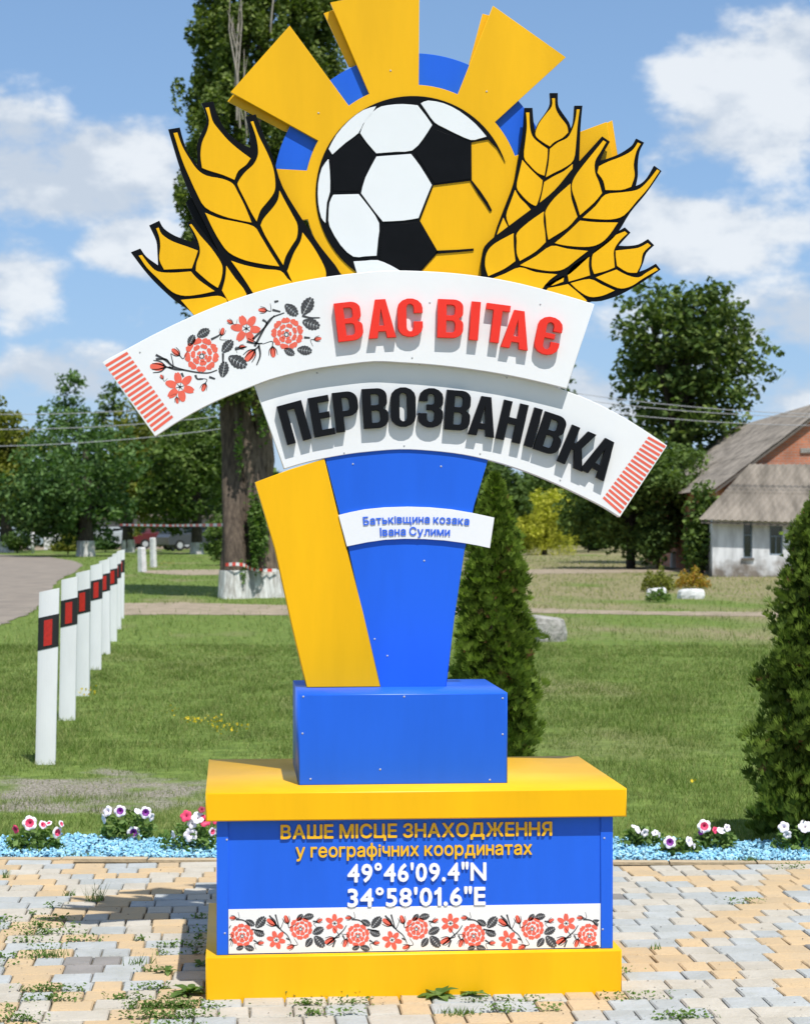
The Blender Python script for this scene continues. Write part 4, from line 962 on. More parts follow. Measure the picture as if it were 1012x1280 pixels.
GL['Т'] = [[(.175, 0), (.175, .84), (0, .84), (0, 1), (.56, 1), (.56, .84), (.385, .84), (.385, 0)]]
GL['П'] = [[(0, 0), (0, 1), (.60, 1), (.60, 0), (.39, 0), (.39, .84), (.21, .84), (.21, 0)]]
GL['Е'] = [[(0, 0), (0, 1), (.49, 1), (.49, .84), (.21, .84), (.21, .59), (.45, .59), (.45, .44), (.21, .44), (.21, .16), (.50, .16), (.50, 0)]]
GL['Р'] = [[(0, 0), (0, 1)]+arc(.34, .76, .25, .24, 90, 0)+[(.59, .62)]+arc(.34, .60, .25, .22, 0, -90)+[(.21, .38), (.21, 0)], [(.21, .52), (.21, .85)]+arc(.30, .77, .08, .08, 90, 0, 4)+arc(.30, .60, .08, .08, 0, -90, 4)]
GL['О'] = [arc(.30, .74, .30, .26, 0, 180)+arc(.30, .26, .30, .26, 180, 360), arc(.30, .76, .09, .10, 0, 180, 5)+arc(.30, .24, .09, .10, 180, 360, 5)]
GL['З'] = [arc(.29, .76, .29, .24, 180, 0)+[(.58, .64)]+arc(.46, .63, .12, .12, 0, -70, 4)+arc(.44, .37, .15, .13, 70, 0, 4)+arc(.29, .25, .30, .25, 0, -180)+[(-.01, .36), (.20, .36)]+arc(.29, .24, .09, .10, 180, 360, 5)+arc(.30, .36, .08, .08, 0, 90, 4)+[(.19, .44), (.19, .58), (.29, .58)]+arc(.29, .66, .085, .08, -90, 0, 4)+arc(.29, .77, .085, .09, 0, 180, 5)+[(.205, .66), (0, .66)]]
GL['Н'] = [[(0, 0), (0, 1), (.21, 1), (.21, .60), (.40, .60), (.40, 1), (.61, 1), (.61, 0), (.40, 0), (.40, .44), (.21, .44), (.21, 0)]]
GL['К'] = [[(0, 0), (0, 1), (.21, 1), (.21, .60), (.27, .60), (.42, 1), (.64, 1), (.44, .53), (.67, 0), (.44, 0), (.28, .42), (.21, .42), (.21, 0)]]
def put_letter(ch, cpx, cpy, rot, hpx, Y, th, m, parent, squeeze=1.0):
    g = GL[ch]; xs = [p[0] for p in g[0]]; wx = (min(xs)+max(xs))/2
    c = M(cpx, cpy, Y); sc = hpx/FPX*(Y*1.0); r = R(rot); loops = []
    for lp in g:
        q = []
        for (x, y_) in lp:
            a, b = (x-wx)*sc*squeeze, (y_-.5)*sc; q.append((c[0]+a*math.cos(r)-b*math.sin(r), c[1]+a*math.sin(r)+b*math.cos(r)))
        loops.append(q)
    me = plate_mesh('letter', loops, Y, th, m, .0006); return link('letter', me, parent)
TH = .024
for ch, x, y_, r in [('В', 436.2, 401.4, 7), ('А', 476.5, 398, 3.5), ('С', 512.6, 396.7, 1), ('В', 563, 398, -1.5), ('І', 593.5, 400.8, -4.5), ('Т', 620.5, 404, -7), ('А', 645.8, 411.7, -8), ('Є', 685.5, 419.4, -12)]:
    put_letter(ch, x, y_, r, 48.5, Y1-TH, TH, m_red, ban1, 1.12)
for ch, x, y_, r in [('П', 367.7, 528, 15.5), ('Е', 401.9, 520, 10.5), ('Р', 433, 514.2, 7), ('В', 469, 510.2, 3.5), ('О', 504, 508.6, 1), ('З', 538.5, 509.6, -2), ('В', 572.5, 512.8, -4), ('А', 604.5, 520.2, -8), ('Н', 640, 527, -13), ('І', 666.5, 534.2, -16), ('В', 688.5, 542, -18), ('К', 721.5, 560, -23), ('А', 751, 572, -27)]:
    put_letter(ch, x, y_, r, 50, Y2-TH, TH, m_blk, ban2, 1.05)

# --- built-in font text, one object per character
from mathutils.geometry import delaunay_2d_cdt
GC = {}
def glyph(ch, bold):
    """clean solid outline of one character, thickened by `bold`: the union of shifted copies of its contours"""
    key = (ch, bold)
    if key in GC: return GC[key]
    if ch == '1': loops = [[(.17, 0), (.265, 0), (.265, .691), (.19, .691), (.14, .60), (.04, .53), (.04, .44), (.17, .51)]]
    elif ch == 'І': loops = [[(0, 0), (.1, 0), (.1, .728), (0, .728)]]
    else:
        cu = bpy.data.curves.new('g', 'FONT'); cu.body = 'i' if ch == 'і' else ch; cu.resolution_u = 3; cu.fill_mode = 'NONE'
        o = bpy.data.objects.new('g', cu); COL.objects.link(o); me = bpy.data.meshes.new_from_object(o); bpy.data.objects.remove(o); bpy.data.curves.remove(cu)
        co = [(v.co.x, v.co.y) for v in me.vertices]; nx = {}
        for e in me.edges:
            i, j = e.vertices; nx.setdefault(i, []).append(j); nx.setdefault(j, []).append(i)
        bpy.data.meshes.remove(me); seen = set(); loops = []
        for st in range(len(co)):
            if st in seen or st not in nx: continue
            lp = [st]; seen.add(st)
            while True:
                c_ = [j for j in nx[lp[-1]] if j not in seen]
                if not c_: break
                c_ = (lp[-1]+1) if (lp[-1]+1) in c_ else min(c_); lp.append(c_); seen.add(c_)
            loops.append([co[i] for i in lp])
    big = []
    for ex, ey in [(0, 0), (1, 0), (-1, 0), (0, .9), (0, -.9), (.7, .65), (-.7, -.65), (.7, -.65), (-.7, .65)]:
        big += [[(x+ex*bold, y+ey*bold) for x, y in lp] for lp in loops]
    pts = []; edges = []
    for lp in big:
        n0 = len(pts); pts += [Vector(p) for p in lp]; edges += [(n0+i, n0+(i+1) % len(lp)) for i in range(len(lp))]
    vo, eo, fo, *_ = delaunay_2d_cdt(pts, edges, [], 0, 1e-5)
    V = np.array([tuple(v) for v in vo]); T = [tuple(f) for f in fo if len(f) == 3]
    cen = np.array([V[list(t)].mean(0) for t in T]); ins = np.zeros(len(T), bool)
    per = len(loops)
    for k in range(0, len(big), per):          # inside any copy, each by the non-zero rule
        w = np.zeros(len(T), int)
        for lp in big[k:k+per]:
            for i in range(len(lp)):
                (x0, y0), (x1, y1) = lp[i], lp[(i+1) % len(lp)]
                if y0 == y1: continue
                hit = ((y0 > cen[:, 1]) != (y1 > cen[:, 1])) & (cen[:, 0] < (x1-x0)*(cen[:, 1]-y0)/(y1-y0)+x0)
                w += np.where(hit, 1 if y1 > y0 else -1, 0)
        ins |= w != 0
    fs = [t for t, q in zip(T, ins) if q]
    fs = [t if np.cross(V[t[1]]-V[t[0]], V[t[2]]-V[t[0]]) > 0 else t[::-1] for t in fs]
    GC[key] = (V, fs); return GC[key]
def text(s, x0, x1, base, cap, Y, th, m, parent, bold=.018, curve=None, spc=.075):
    """characters from pixel x0 to x1 with the baseline at pixel row base"""
    items = []; adv = 0
    for ch in s:
        if ch == ' ': adv += .24; continue
        V, fs = glyph(ch, bold); us = [i for t in fs for i in t]; a, b = V[us, 0].min(), V[us, 0].max()
        items.append((adv-a, V, fs)); adv += b-a+spc
    adv -= spc; z0 = M(x0, base, Y)[1]; xa = M(x0, base, Y)[0]; xb = M(x1, base, Y)[0]; sx = (xb-xa)/adv; sy = cap/FPX*Y/.728
    for off, V, fs in items:
        edges = {(f_[i], f_[(i+1) % 3]) for f_ in fs for i in range(3)}; us = [i for t in fs for i in t]
        mid = float((V[us, 0].min()+V[us, 0].max())/2+off)*sx+xa; X = (V[:, 0]+off)*sx+xa; zc = V[:, 1]*sy+z0
        if curve:
            f = (mid-xa)/(xb-xa)*2-1; tilt = -math.atan(2*curve*f/((xb-xa)/2)); dz = -curve*f*f
            A = X-mid; B = zc-z0; X = mid+A*math.cos(tilt)-B*math.sin(tilt); zc = z0+dz+A*math.sin(tilt)+B*math.cos(tilt)
        n = len(X); VV = np.concatenate([np.stack([X, np.full(n, Y-th), zc], 1), np.stack([X, np.full(n, Y), zc], 1)])
        FF = list(fs)+[(e[1], e[0], e[0]+n, e[1]+n) for e in edges if (e[1], e[0]) not in edges]
        link('letter', mesh('letter', VV, FF, m), parent)
YT = YB-.0005; T2 = .006
text('ВАШЕ МІСЦЕ ЗНАХОДЖЕННЯ', 350.5, 689.5, 1048.5, 16.8, YT, T2, m_ylet, body, .027, spc=.085)
text('у географічних координатах', 369.5, 664.5, 1071.8, 16.4, YT, T2, m_ylet, body, .018)
text('49°46\'09.4"N', 434, 607.5, 1102.5, 22.6, YT, T2, m_wlet, body, .026)
text('34°58\'01.6"E', 434, 606.5, 1133.3, 22.6, YT, T2, m_wlet, body, .026)
text('Батьківщина козака', 454, 586, 653.8, 10.2, YM, .003, m_blet, mban, .02, curve=.0075)
text('Івана Сулими', 475, 562, 669.0, 10.2, YM, .003, m_blet, mban, .02, curve=.003)

# --- sun, ball
YS = 7.265; SCX, SCY = 516., 241.
def pol(r, a): return (SCX+r*math.cos(R(a)), SCY-r*math.sin(R(a)))
def arcp(r, a0, a1, n=12): return [pol(r, a0+(a1-a0)*i/n) for i in range(n+1)]
rays = [(-3, 20, pol(259, -3), (758, 152)), (41, 65.6, (706.8, 71), (616, 6.7)), (87, 113.6, (524, -19), (413, 2.5)), (126.3, 151, (362, 31.6), (288, 114.6)), (168, 194, pol(205, 171), pol(205, 192))]
face = []; prev = -166+0.0
for a0, a1, f0, f1 in rays:
    face += arcp(135.5, prev, a0, 40 if prev < -100 else 8) + [f0, f1]; prev = a1
sun = plate('sun_face', [mp(face+arcp(135.5, 194, 193.9, 1)[:0], YS)], YS, .02, m_yel, mon)
for a0, a1 in [(113.6, 126.3), (65.6, 87), (20, 41), (151, 167.5)]:
    plate('blue_arc', [mp(arcp(128, a0-3, a1+3, 8)+arcp(175, a1+3, a0-3, 10), YS+.0205)], YS+.0205, .008, m_blue, sun)
YR = YS+.031
for poly in [[(284, 126), (300, 108), (420, 120), (430, 165), (394, 175), (355, 163)], [(404.6, 16), (418, 11.5), (470, 0), (480, 80), (436, 83)], [(603, 16.6), (612, 19), (660, 60), (640, 130), (575, 120)], [(748, 158), (765, 150), (772, 195), (700, 215), (690, 190)]]:
    plate('back_ray', [mp(poly, YR)], YR, .012, m_yel, sun)
c1 = dict(k=2.53, o=(120, 0)); c2 = dict(k=2.53, o=(440, 0))
YBk = YS-.004
a_tip = math.degrees(math.atan2(SCY-202, 634-SCX))
bk = mp(arcp(121.5, a_tip, 262, 60), YBk)+mp([(218, 900), (218, 857), (272, 797), (214, 697), (257, 585), (378, 570), (377, 449), (430, 440), (458, 468)], YBk, **c2)
ball = plate('football', [bk], YBk, .0038, m_black, mon, .0004)
for q in ([(370, 566), (379, 570), (405, 603), (428, 637), (442, 664), (436, 668), (418, 640), (398, 612)], [(262, 792), (330, 789), (384, 785), (384, 792), (330, 797), (265, 802)]):
    plate('seam_line', [mp(q, YBk, **c2)], YBk, .0038, m_black, ball, .0003)
YW = YBk-.0035
whites = [([(747, 488), (735, 470), (760, 425), (800, 380), (845, 347), (885, 335), (873, 357), (845, 390), (830, 420), (790, 450)], c1),
 ([(77, 343), (110, 332), (160, 328), (207, 332), (233, 365), (253, 394), (225, 438), (190, 475), (140, 479), (76, 484), (46, 450), (25, 420), (42, 380)], c2),
 ([(217, 326), (240, 317), (290, 326), (340, 351), (390, 391), (425, 431), (400, 438), (375, 442), (330, 423), (290, 403), (260, 386), (237, 355)], c2),
 ([(77, 494), (130, 490), (186, 486), (215, 524), (252, 584), (233, 630), (210, 689), (160, 697), (97, 700), (67, 663), (28, 610), (42, 560)], c2),
 ([(750, 615), (830, 613), (865, 657), (895, 705), (892, 755), (887, 808), (850, 810), (813, 811), (773, 775), (738, 715), (735, 680), (738, 640)], c1),
 ([(735, 502), (739, 540), (740, 605), (730, 640), (726, 705), (712, 688), (702, 640), (702, 580), (714, 530)], c1),
 ([(814, 826), (850, 824), (890, 822), (930, 838), (962, 856), (950, 930), (850, 930), (825, 865)], c1)]
for pts, cc in whites: plate('white_patch', [mp(smooth_loop(pts, 2), YW, **cc)], YW, .0035, m_ballw, ball, .0006)
for pts, cc in [([(747, 496), (829, 429), (876, 489), (830, 603), (750, 603), (744, 550)], c1), ([(199, 482), (258, 406), (374, 452), (374, 564), (261, 579)], c2), ([(99, 711), (210, 702), (268, 795), (215, 852), (162, 900), (87, 814)], c2)]:
    plate('black_patch', [mp(pts, YW, **cc)], YW+.001, .0024, m_black, ball, .0006)

# --- wheat ears
YE = YS-.026
def ear(outline, grains, cc, dy=0, label=None):
    Y = YE-dy; o = plate('wheat_ear', [mp(smooth_loop(outline, 3), Y, **cc)], Y, .018, m_black, mon, .0006)
    if label: o['label'] = label
    for g in grains: plate('grain', [mp(smooth_loop(g, 3), Y-.004, **cc)], Y-.004, .0038, m_yel, o, .0005)
    return o
plate('wheat_ear', [mp([(283, 640), (300, 624), (345, 690), (400, 800), (400, 900), (335, 750)], YE+.019, **c1)], YE+.019, .006, m_black, mon)
ear([(228, 408), (265, 402), (275, 440), (292, 485), (322, 522), (320, 490), (320, 455), (335, 415), (350, 385), (345, 355), (333, 325), (371, 320), (385, 365), (410, 410), (450, 448), (487, 466), (488, 440), (481, 400), (473, 368), (505, 360), (518, 395), (560, 500), (590, 590), (650, 690), (710, 780), (775, 868), (790, 960), (520, 1010), (450, 880), (390, 800), (340, 700), (300, 620), (268, 540)],
 [[(346, 340), (357, 338), (368, 380), (385, 405), (420, 445), (455, 475), (489, 500), (475, 520), (450, 540), (438, 568), (400, 552), (355, 538), (335, 530), (330, 490), (335, 450), (350, 415), (357, 380)],
  [(245, 420), (257, 418), (272, 460), (295, 500), (320, 535), (350, 555), (400, 565), (432, 580), (447, 605), (470, 650), (492, 703), (450, 695), (400, 682), (345, 655), (318, 610), (295, 560), (270, 500)],
  [(489, 384), (497, 382), (515, 430), (540, 480), (560, 530), (567, 580), (562, 610), (540, 640), (520, 665), (508, 700), (490, 670), (470, 630), (450, 590), (449, 575), (470, 545), (497, 520), (510, 495), (512, 470), (505, 430)],
  [(345, 672), (390, 690), (440, 700), (498, 715), (520, 745), (550, 795), (580, 842), (530, 835), (470, 822), (420, 798), (390, 760), (365, 715)],
  [(580, 602), (600, 640), (622, 680), (637, 712), (635, 750), (620, 775), (600, 810), (592, 838), (565, 795), (535, 745), (520, 712), (530, 690), (560, 655), (575, 630)],
  [(427, 824), (470, 838), (530, 850), (583, 856), (605, 880), (625, 900), (640, 960), (530, 990), (480, 900)],
  [(653, 735), (680, 770), (705, 810), (725, 852), (727, 885), (725, 950), (650, 950), (608, 865), (607, 850), (625, 800), (645, 765)]], c1, 0, 'large left wheat ear')
ear([(110, 797), (140, 785), (160, 812), (196, 838), (194, 800), (190, 760), (168, 712), (200, 697), (215, 722), (250, 745), (300, 764), (312, 755), (300, 725), (288, 705), (305, 690), (330, 720), (360, 760), (400, 810), (440, 860), (500, 930), (500, 1010), (330, 1030), (300, 985), (250, 950), (190, 895), (150, 850)],
 [[(190, 722), (198, 719), (208, 740), (240, 762), (290, 780), (322, 792), (315, 815), (303, 848), (260, 850), (215, 852), (200, 820), (203, 780), (200, 750)],
  [(135, 808), (145, 806), (170, 838), (195, 858), (240, 862), (300, 858), (325, 885), (375, 920), (330, 930), (280, 935), (240, 922), (195, 880), (160, 845)],
  [(295, 710), (302, 708), (330, 745), (365, 785), (395, 830), (400, 855), (395, 885), (385, 910), (355, 890), (315, 855), (318, 830), (328, 800), (325, 770), (312, 738)],
  [(268, 948), (330, 942), (385, 935), (412, 945), (430, 1000), (330, 1020)],
  [(412, 840), (440, 880), (475, 928), (480, 990), (440, 990), (398, 918), (408, 880)]], c1, .004, 'small left wheat ear')
ear([(545, 340), (570, 340), (573, 380), (578, 412), (590, 385), (615, 350), (626, 325), (625, 293), (650, 293), (651, 330), (662, 352), (685, 385), (691, 405), (699, 385), (703, 333), (728, 333), (722, 400), (718, 500), (712, 560), (640, 720), (540, 860), (430, 860), (450, 745), (480, 660), (510, 580), (525, 500), (539, 420)],
 [[(632, 310), (641, 310), (643, 340), (655, 365), (678, 395), (683, 418), (665, 435), (640, 448), (625, 462), (605, 450), (585, 435), (579, 420), (590, 390), (612, 360), (631, 335)],
  [(550, 355), (560, 355), (562, 400), (570, 430), (590, 450), (618, 470), (617, 500), (608, 555), (585, 545), (560, 520), (543, 495), (548, 440), (552, 400)],
  [(710, 345), (719, 345), (712, 400), (708, 450), (700, 505), (670, 530), (640, 545), (612, 560), (620, 520), (625, 470), (650, 450), (680, 435), (695, 410), (705, 380)],
  [(538, 505), (560, 530), (580, 550), (602, 570), (598, 600), (590, 630), (582, 652), (560, 640), (535, 615), (520, 590), (528, 545)],
  [(697, 518), (695, 545), (680, 575), (650, 605), (615, 635), (590, 650), (598, 620), (607, 575), (640, 555), (670, 540)],
  [(515, 600), (530, 625), (550, 645), (565, 663), (545, 690), (510, 716), (495, 712), (487, 680), (500, 640)],
  [(478, 688), (490, 712), (497, 725), (475, 748), (453, 756), (464, 722)]], c2, 0, 'upright middle wheat ear')
ear([(790, 430), (815, 447), (795, 482), (785, 507), (800, 503), (840, 488), (870, 470), (888, 455), (898, 437), (923, 450), (908, 480), (903, 520), (903, 555), (897, 587), (915, 578), (935, 558), (955, 523), (978, 540), (930, 610), (880, 670), (840, 735), (806, 770), (746, 815), (690, 865), (620, 910), (560, 990), (430, 990), (408, 870), (412, 800), (430, 765), (500, 710), (580, 650), (640, 600), (690, 540), (740, 485)],
 [[(903, 450), (912, 454), (898, 480), (890, 520), (893, 555), (882, 590), (850, 600), (800, 600), (793, 570), (775, 545), (780, 525), (810, 510), (850, 495), (885, 475)],
  [(794, 443), (803, 449), (785, 480), (768, 510), (768, 545), (780, 575), (790, 610), (765, 640), (720, 680), (708, 640), (695, 600), (698, 570), (720, 535), (760, 485)],
  [(964, 535), (972, 540), (935, 595), (900, 635), (860, 680), (820, 693), (770, 692), (728, 688), (770, 650), (800, 615), (850, 608), (900, 600), (930, 577)],
  [(690, 580), (692, 620), (700, 650), (712, 685), (680, 720), (620, 758), (615, 730), (612, 690), (612, 665), (640, 625)],
  [(720, 697), (770, 702), (840, 703), (815, 740), (790, 765), (760, 778), (720, 780), (670, 775), (640, 768), (680, 735)],
  [(606, 668), (605, 700), (610, 735), (612, 765), (580, 795), (530, 825), (520, 800), (520, 760), (522, 735), (560, 700)],
  [(630, 777), (680, 786), (745, 793), (710, 820), (670, 850), (630, 857), (580, 850), (530, 838), (580, 810)],
  [(510, 737), (511, 780), (516, 825), (480, 850), (430, 873), (420, 840), (425, 800), (450, 770)],
  [(530, 845), (580, 860), (648, 867), (610, 900), (560, 980), (440, 980), (430, 885), (480, 866)]], c2, .006, 'large right wheat ear')
ear([(862, 718), (880, 735), (855, 762), (843, 776), (870, 777), (905, 772), (935, 755), (955, 775), (930, 800), (920, 830), (908, 858), (930, 850), (960, 833), (975, 852), (920, 890), (850, 930), (790, 950), (745, 957), (700, 1010), (590, 990), (580, 915), (620, 893), (662, 850), (732, 796), (795, 755), (828, 738)],
 [[(934, 768), (944, 776), (920, 800), (913, 835), (900, 862), (870, 860), (837, 840), (833, 810), (833, 792), (870, 788), (905, 783)],
  [(862, 731), (870, 738), (845, 762), (828, 790), (828, 820), (830, 845), (800, 857), (765, 866), (757, 840), (762, 800), (790, 775), (825, 747)],
  [(959, 845), (967, 853), (920, 880), (885, 903), (850, 912), (815, 900), (770, 877), (800, 865), (835, 852), (870, 870), (905, 877), (930, 862)],
  [(750, 808), (748, 840), (752, 870), (720, 880), (685, 890), (680, 865), (700, 837)],
  [(690, 895), (750, 882), (790, 900), (830, 918), (790, 935), (750, 938), (715, 918)],
  [(605, 903), (640, 885), (670, 870), (668, 890), (630, 903)],
  [(610, 912), (650, 905), (682, 898), (720, 930), (742, 950), (710, 985), (640, 975)]], c2, .002, 'small right wheat ear')

# --- red stripes at the banner ends
def stripes(A0, A1, B0, B1, n, Y, parent, fill=.55):
    """A0->A1 and B0->B1 are the two long sides of the striped band (pixels)"""
    mb = MB()
    for i in range(n):
        f0 = (i+.18)/n; f1 = (i+.18+fill)/n; q = []
        for (a, b, f) in ((A0, A1, f0), (B0, B1, f0), (B0, B1, f1), (A0, A1, f1)): q.append(M(a[0]+(b[0]-a[0])*f, a[1]+(b[1]-a[1])*f, Y))
        mb.add([(x, Y, z) for x, z in q], [(0, 1, 2, 3)])
    mb.build('red_stripes', m_ink_r, parent)
stripes((130.5, 455), (194, 541), (158, 438.5), (217.5, 523), 16, Y1-.0008, ban1)
stripes((811, 544.5), (752, 624), (832.5, 556.5), (774, 643.5), 17, Y2-.0008, ban2)

# --- embroidery print: roses, star flowers, buds, leaves, stems
class Print:
    def __init__(s, k, o, Y): s.mb = MB(); s.k = k; s.o = o; s.Y = Y; s.dx = 0; s.xmax = 1e9; s.xmin = -1e9
    def poly(s, pts, mi):
        pts = [(p[0]+s.dx, p[1]) for p in pts]
        if max(p[0] for p in pts) > s.xmax or min(p[0] for p in pts) < s.xmin: return
        q = [M(s.o[0]+p[0]/s.k, s.o[1]+p[1]/s.k, s.Y) for p in pts]
        s.mb.add([(x, s.Y, z) for x, z in q], [tuple(range(len(q)))], mi)
    def petal(s, cx, cy, a, r0, r1, hw, mi, notch=True):
        n = 5; L = []; Rr = []
        for i in range(n+1):
            f = i/n; r = r0+(r1-r0)*f; w = hw*math.sin(math.pi*(.18+.70*f))**.7
            L.append((r, w)); Rr.append((r, -w))
        tip = [(r1*1.03, hw*.35), (r1*.97 if notch else r1*1.06, 0), (r1*1.03, -hw*.35)]
        pts = L+tip+Rr[::-1]; s.poly([(cx+r*math.cos(a)-w*math.sin(a), cy+r*math.sin(a)+w*math.cos(a)) for r, w in pts], mi)
    def rose(s, cx, cy, r, rot=0):
        for k in range(9): s.petal(cx, cy, rot+k*2*math.pi/9, r*.68, r*1.0, r*.29, 0)
        for k in range(7): s.petal(cx, cy, rot+.3+k*2*math.pi/7, r*.38, r*.63, r*.215, 0)
        ox, oy = cx+r*.08*math.cos(rot+1.2), cy+r*.08*math.sin(rot+1.2)
        for k in range(5): s.petal(ox, oy, rot+k*2*math.pi/5, r*.17, r*.33, r*.14, 0)
        s.ring(ox, oy, r*.13, r*.035)
    def ring(s, cx, cy, r, w):
        n = 8
        for i in range(n):
            a0, a1 = 2*math.pi*i/n, 2*math.pi*(i+.8)/n
            s.poly([(cx+(r-w)*math.cos(a0), cy+(r-w)*math.sin(a0)), (cx+(r+w)*math.cos(a0), cy+(r+w)*math.sin(a0)), (cx+(r+w)*math.cos(a1), cy+(r+w)*math.sin(a1)), (cx+(r-w)*math.cos(a1), cy+(r-w)*math.sin(a1))], 1)
    def star(s, cx, cy, r, rot=0):
        for k in range(6):
            s.petal(cx, cy, rot+k*math.pi/3, r*.28, r*random.uniform(.92, 1.05), r*.26, 0, k % 2 == 0)
            a = rot+k*math.pi/3+.5; s.stroke([(cx, cy), (cx+r*.3*math.cos(a), cy+r*.3*math.sin(a))], r*.022, 1)
        s.ring(cx, cy, r*.07, r*.03)
    def leaf(s, cx, cy, L, ang, mi=1):
        a = -R(ang); n = 6; ca, sa = math.cos(a), math.sin(a)
        for sd in (1, -1):
            for i in range(n):          # lobes between the veins
                f0, f1 = i/n, (i+.80)/n; w = lambda f: L*.31*math.sin(math.pi*min(.98, f*.9+.1))**.8
                pts = [(f0*L-L/2, sd*L*.012), (f1*L-L/2, sd*L*.012), (min(1, f1+.10)*L-L/2, sd*w(f1)*.97), ((f0+f1)/2*L-L/2+L*.09, sd*w((f0+f1)/2)*1.08), (f0*L-L/2+L*.05, sd*w(f0)*.9)]
                s.poly([(cx+x*ca-y*sa, cy+x*sa+y*ca) for x, y in pts], mi)
    def bud(s, cx, cy, L, ang):
        a = -R(ang); s.petal(cx-L*.3*math.cos(a), cy-L*.3*math.sin(a), a, 0, L*.85, L*.26, 0, False)
        for da in (-.75, .75, -.35, .35, 3.14):
            b = a+da; x0, y0 = cx-L*.42*math.cos(a), cy-L*.42*math.sin(a)
            s.stroke([(x0, y0), (x0+L*.45*math.cos(b), y0+L*.45*math.sin(b)), (x0+L*.9*math.cos(a+da*.6), y0+L*.9*math.sin(a+da*.6))], L*.05, 1)
    def stroke(s, pts, w, mi=1):
        P_ = dense([np.array(p, float) for p in pts], 4) if len(pts) > 2 else [tuple(p) for p in pts]
        n = len(P_)
        for i in range(n-1):
            p, q = np.array(P_[i]), np.array(P_[i+1]); t = q-p; l = np.linalg.norm(t)
            if l < 1e-6: continue
            nn = np.array([-t[1], t[0]])/l; w0 = w*(1-.6*i/n); w1 = w*(1-.6*(i+1)/n)
            s.poly([p+nn*w0, q+nn*w1, q-nn*w1, p-nn*w0], mi)
random.seed(11)
pr = Print(4.048, (170, 350), Y1-.0008)
pr.rose(332, 378, 86, .2); pr.rose(765, 270, 80, 1.1); pr.star(222, 540, 74, .3); pr.star(558, 245, 74, .1)
for q in [(340, 268, 72, 30), (280, 305, 62, 65), (462, 335, 80, 50), (443, 452, 82, 80), (513, 412, 104, -28), (785, 150, 84, -42), (866, 132, 98, 62), (885, 222, 92, -18), (775, 362, 60, -30), (852, 355, 76, -8)]: pr.leaf(*q)
for q in [(205, 368, 52, 140), (118, 438, 80, 178), (435, 265, 42, 75), (345, 538, 44, -110), (582, 375, 74, -130), (692, 358, 56, -85), (645, 152, 44, 175), (915, 298, 38, 10), (478, 212, 34, 150), (533, 338, 34, 5), (207, 605, 34, -80), (132, 492, 26, 120)]: pr.bud(*q)
for q in [[(100, 378), (150, 405), (195, 440), (280, 462), (360, 470), (410, 455)], [(165, 440), (200, 452), (245, 455)], [(600, 335), (640, 260), (680, 195), (750, 165)], [(590, 300), (650, 240), (700, 178)], [(620, 330), (628, 380), (610, 430)], [(380, 300), (410, 285), (430, 272)], [(440, 370), (440, 420)], [(840, 180), (880, 190), (930, 190)], [(850, 290), (880, 292)], [(300, 480), (310, 500), (340, 500)], [(560, 310), (600, 320), (640, 320)], [(230, 470), (240, 490)], [(100, 400), (150, 400), (170, 420)], [(640, 200), (660, 215), (655, 240)], [(700, 110), (720, 105)], [(370, 490), (400, 500)], [(500, 350), (540, 342), (560, 336)], [(690, 150), (730, 160)]]: pr.stroke(q, 6)
pr.mb.build('embroidery_print', [m_ink_r, m_ink_b], ban1)
pr = Print(4.048, (270, 1120), YB-.0036); pr.xmin = 64; pr.xmax = (749-270)*4.048
for k in range(-1, 4):
    pr.dx = 590*k*.992
    pr.rose(132, 200, 58, .4); pr.rose(430, 165, 57, 1.0); pr.star(305, 224, 48, .2); pr.star(600, 140, 48, .5)
    for q in [(172, 137, 52, -30), (225, 135, 72, 50), (218, 190, 56, -20), (516, 178, 62, 28), (470, 237, 54, 55), (522, 232, 74, -50), (122, 264, 40, 200), (168, 265, 50, -15), (467, 106, 54, 12), (424, 110, 42, 50)]: pr.leaf(*q)
    for q in [(285, 138, 56, -35+180), (88, 112, 34, 180), (358, 125, 46, 110), (520, 128, 34, 30), (222, 240, 34, 10), (380, 258, 40, -160), (580, 225, 56, 205), (655, 235, 44, -110)]: pr.bud(*q)
    for q in [[(270, 100), (300, 140), (330, 175), (360, 200), (380, 240)], [(560, 250), (600, 215), (640, 180), (660, 150)], [(300, 95), (310, 130), (320, 165)], [(590, 260), (605, 225)], [(100, 120), (140, 125), (170, 150)], [(490, 130), (510, 130)], [(190, 225), (210, 238)], [(355, 215), (375, 225)], [(180, 170), (240, 180)], [(640, 200), (650, 220)]]: pr.stroke(q, 4.2)
pr.mb.build('embroidery_print', [m_ink_r, m_ink_b], strip)

# --- rivets (thing > plate > rivet)
rv = MB(); n = 8
V = [(math.cos(2*math.pi*j/n)*.0035, 0, math.sin(2*math.pi*j/n)*.0035) for j in range(n)]+[(math.cos(2*math.pi*j/n)*.002, -.002, math.sin(2*math.pi*j/n)*.002) for j in range(n)]
rv.add(V, [(j, (j+1) % n, n+(j+1) % n, n+j) for j in range(n)]+[tuple(range(n, 2*n))]); rvm = mesh('rivet', rv.V, rv.F, m_rivet)
def rivet(px, py, Y, parent):
    x, z = M(px, py, Y); o = link('rivet', rvm, parent); o.location = Vector((x, Y, z))-wloc(parent)
for (x, y_) in [(175, 440), (537, 378), (675, 380), (515, 447)]: rivet(x, y_, Y1, ban1)
for (x, y_) in [(396, 466), (524, 455), (633, 472), (505, 557), (430, 566), (600, 567), (700, 600)]: rivet(x, y_, Y2, ban2)
for (x, y_) in [(379, 871), (505, 871), (628, 873), (378, 917), (628, 918), (388, 974), (612, 975), (475, 962)]: rivet(x, y_, YX, ped)
for (x, y_) in [(441, 580), (551, 583), (530, 701), (484, 820), (468, 799)]: rivet(x, y_, YC, [c for c in mon.children if c.name.startswith('blue_column')][0])
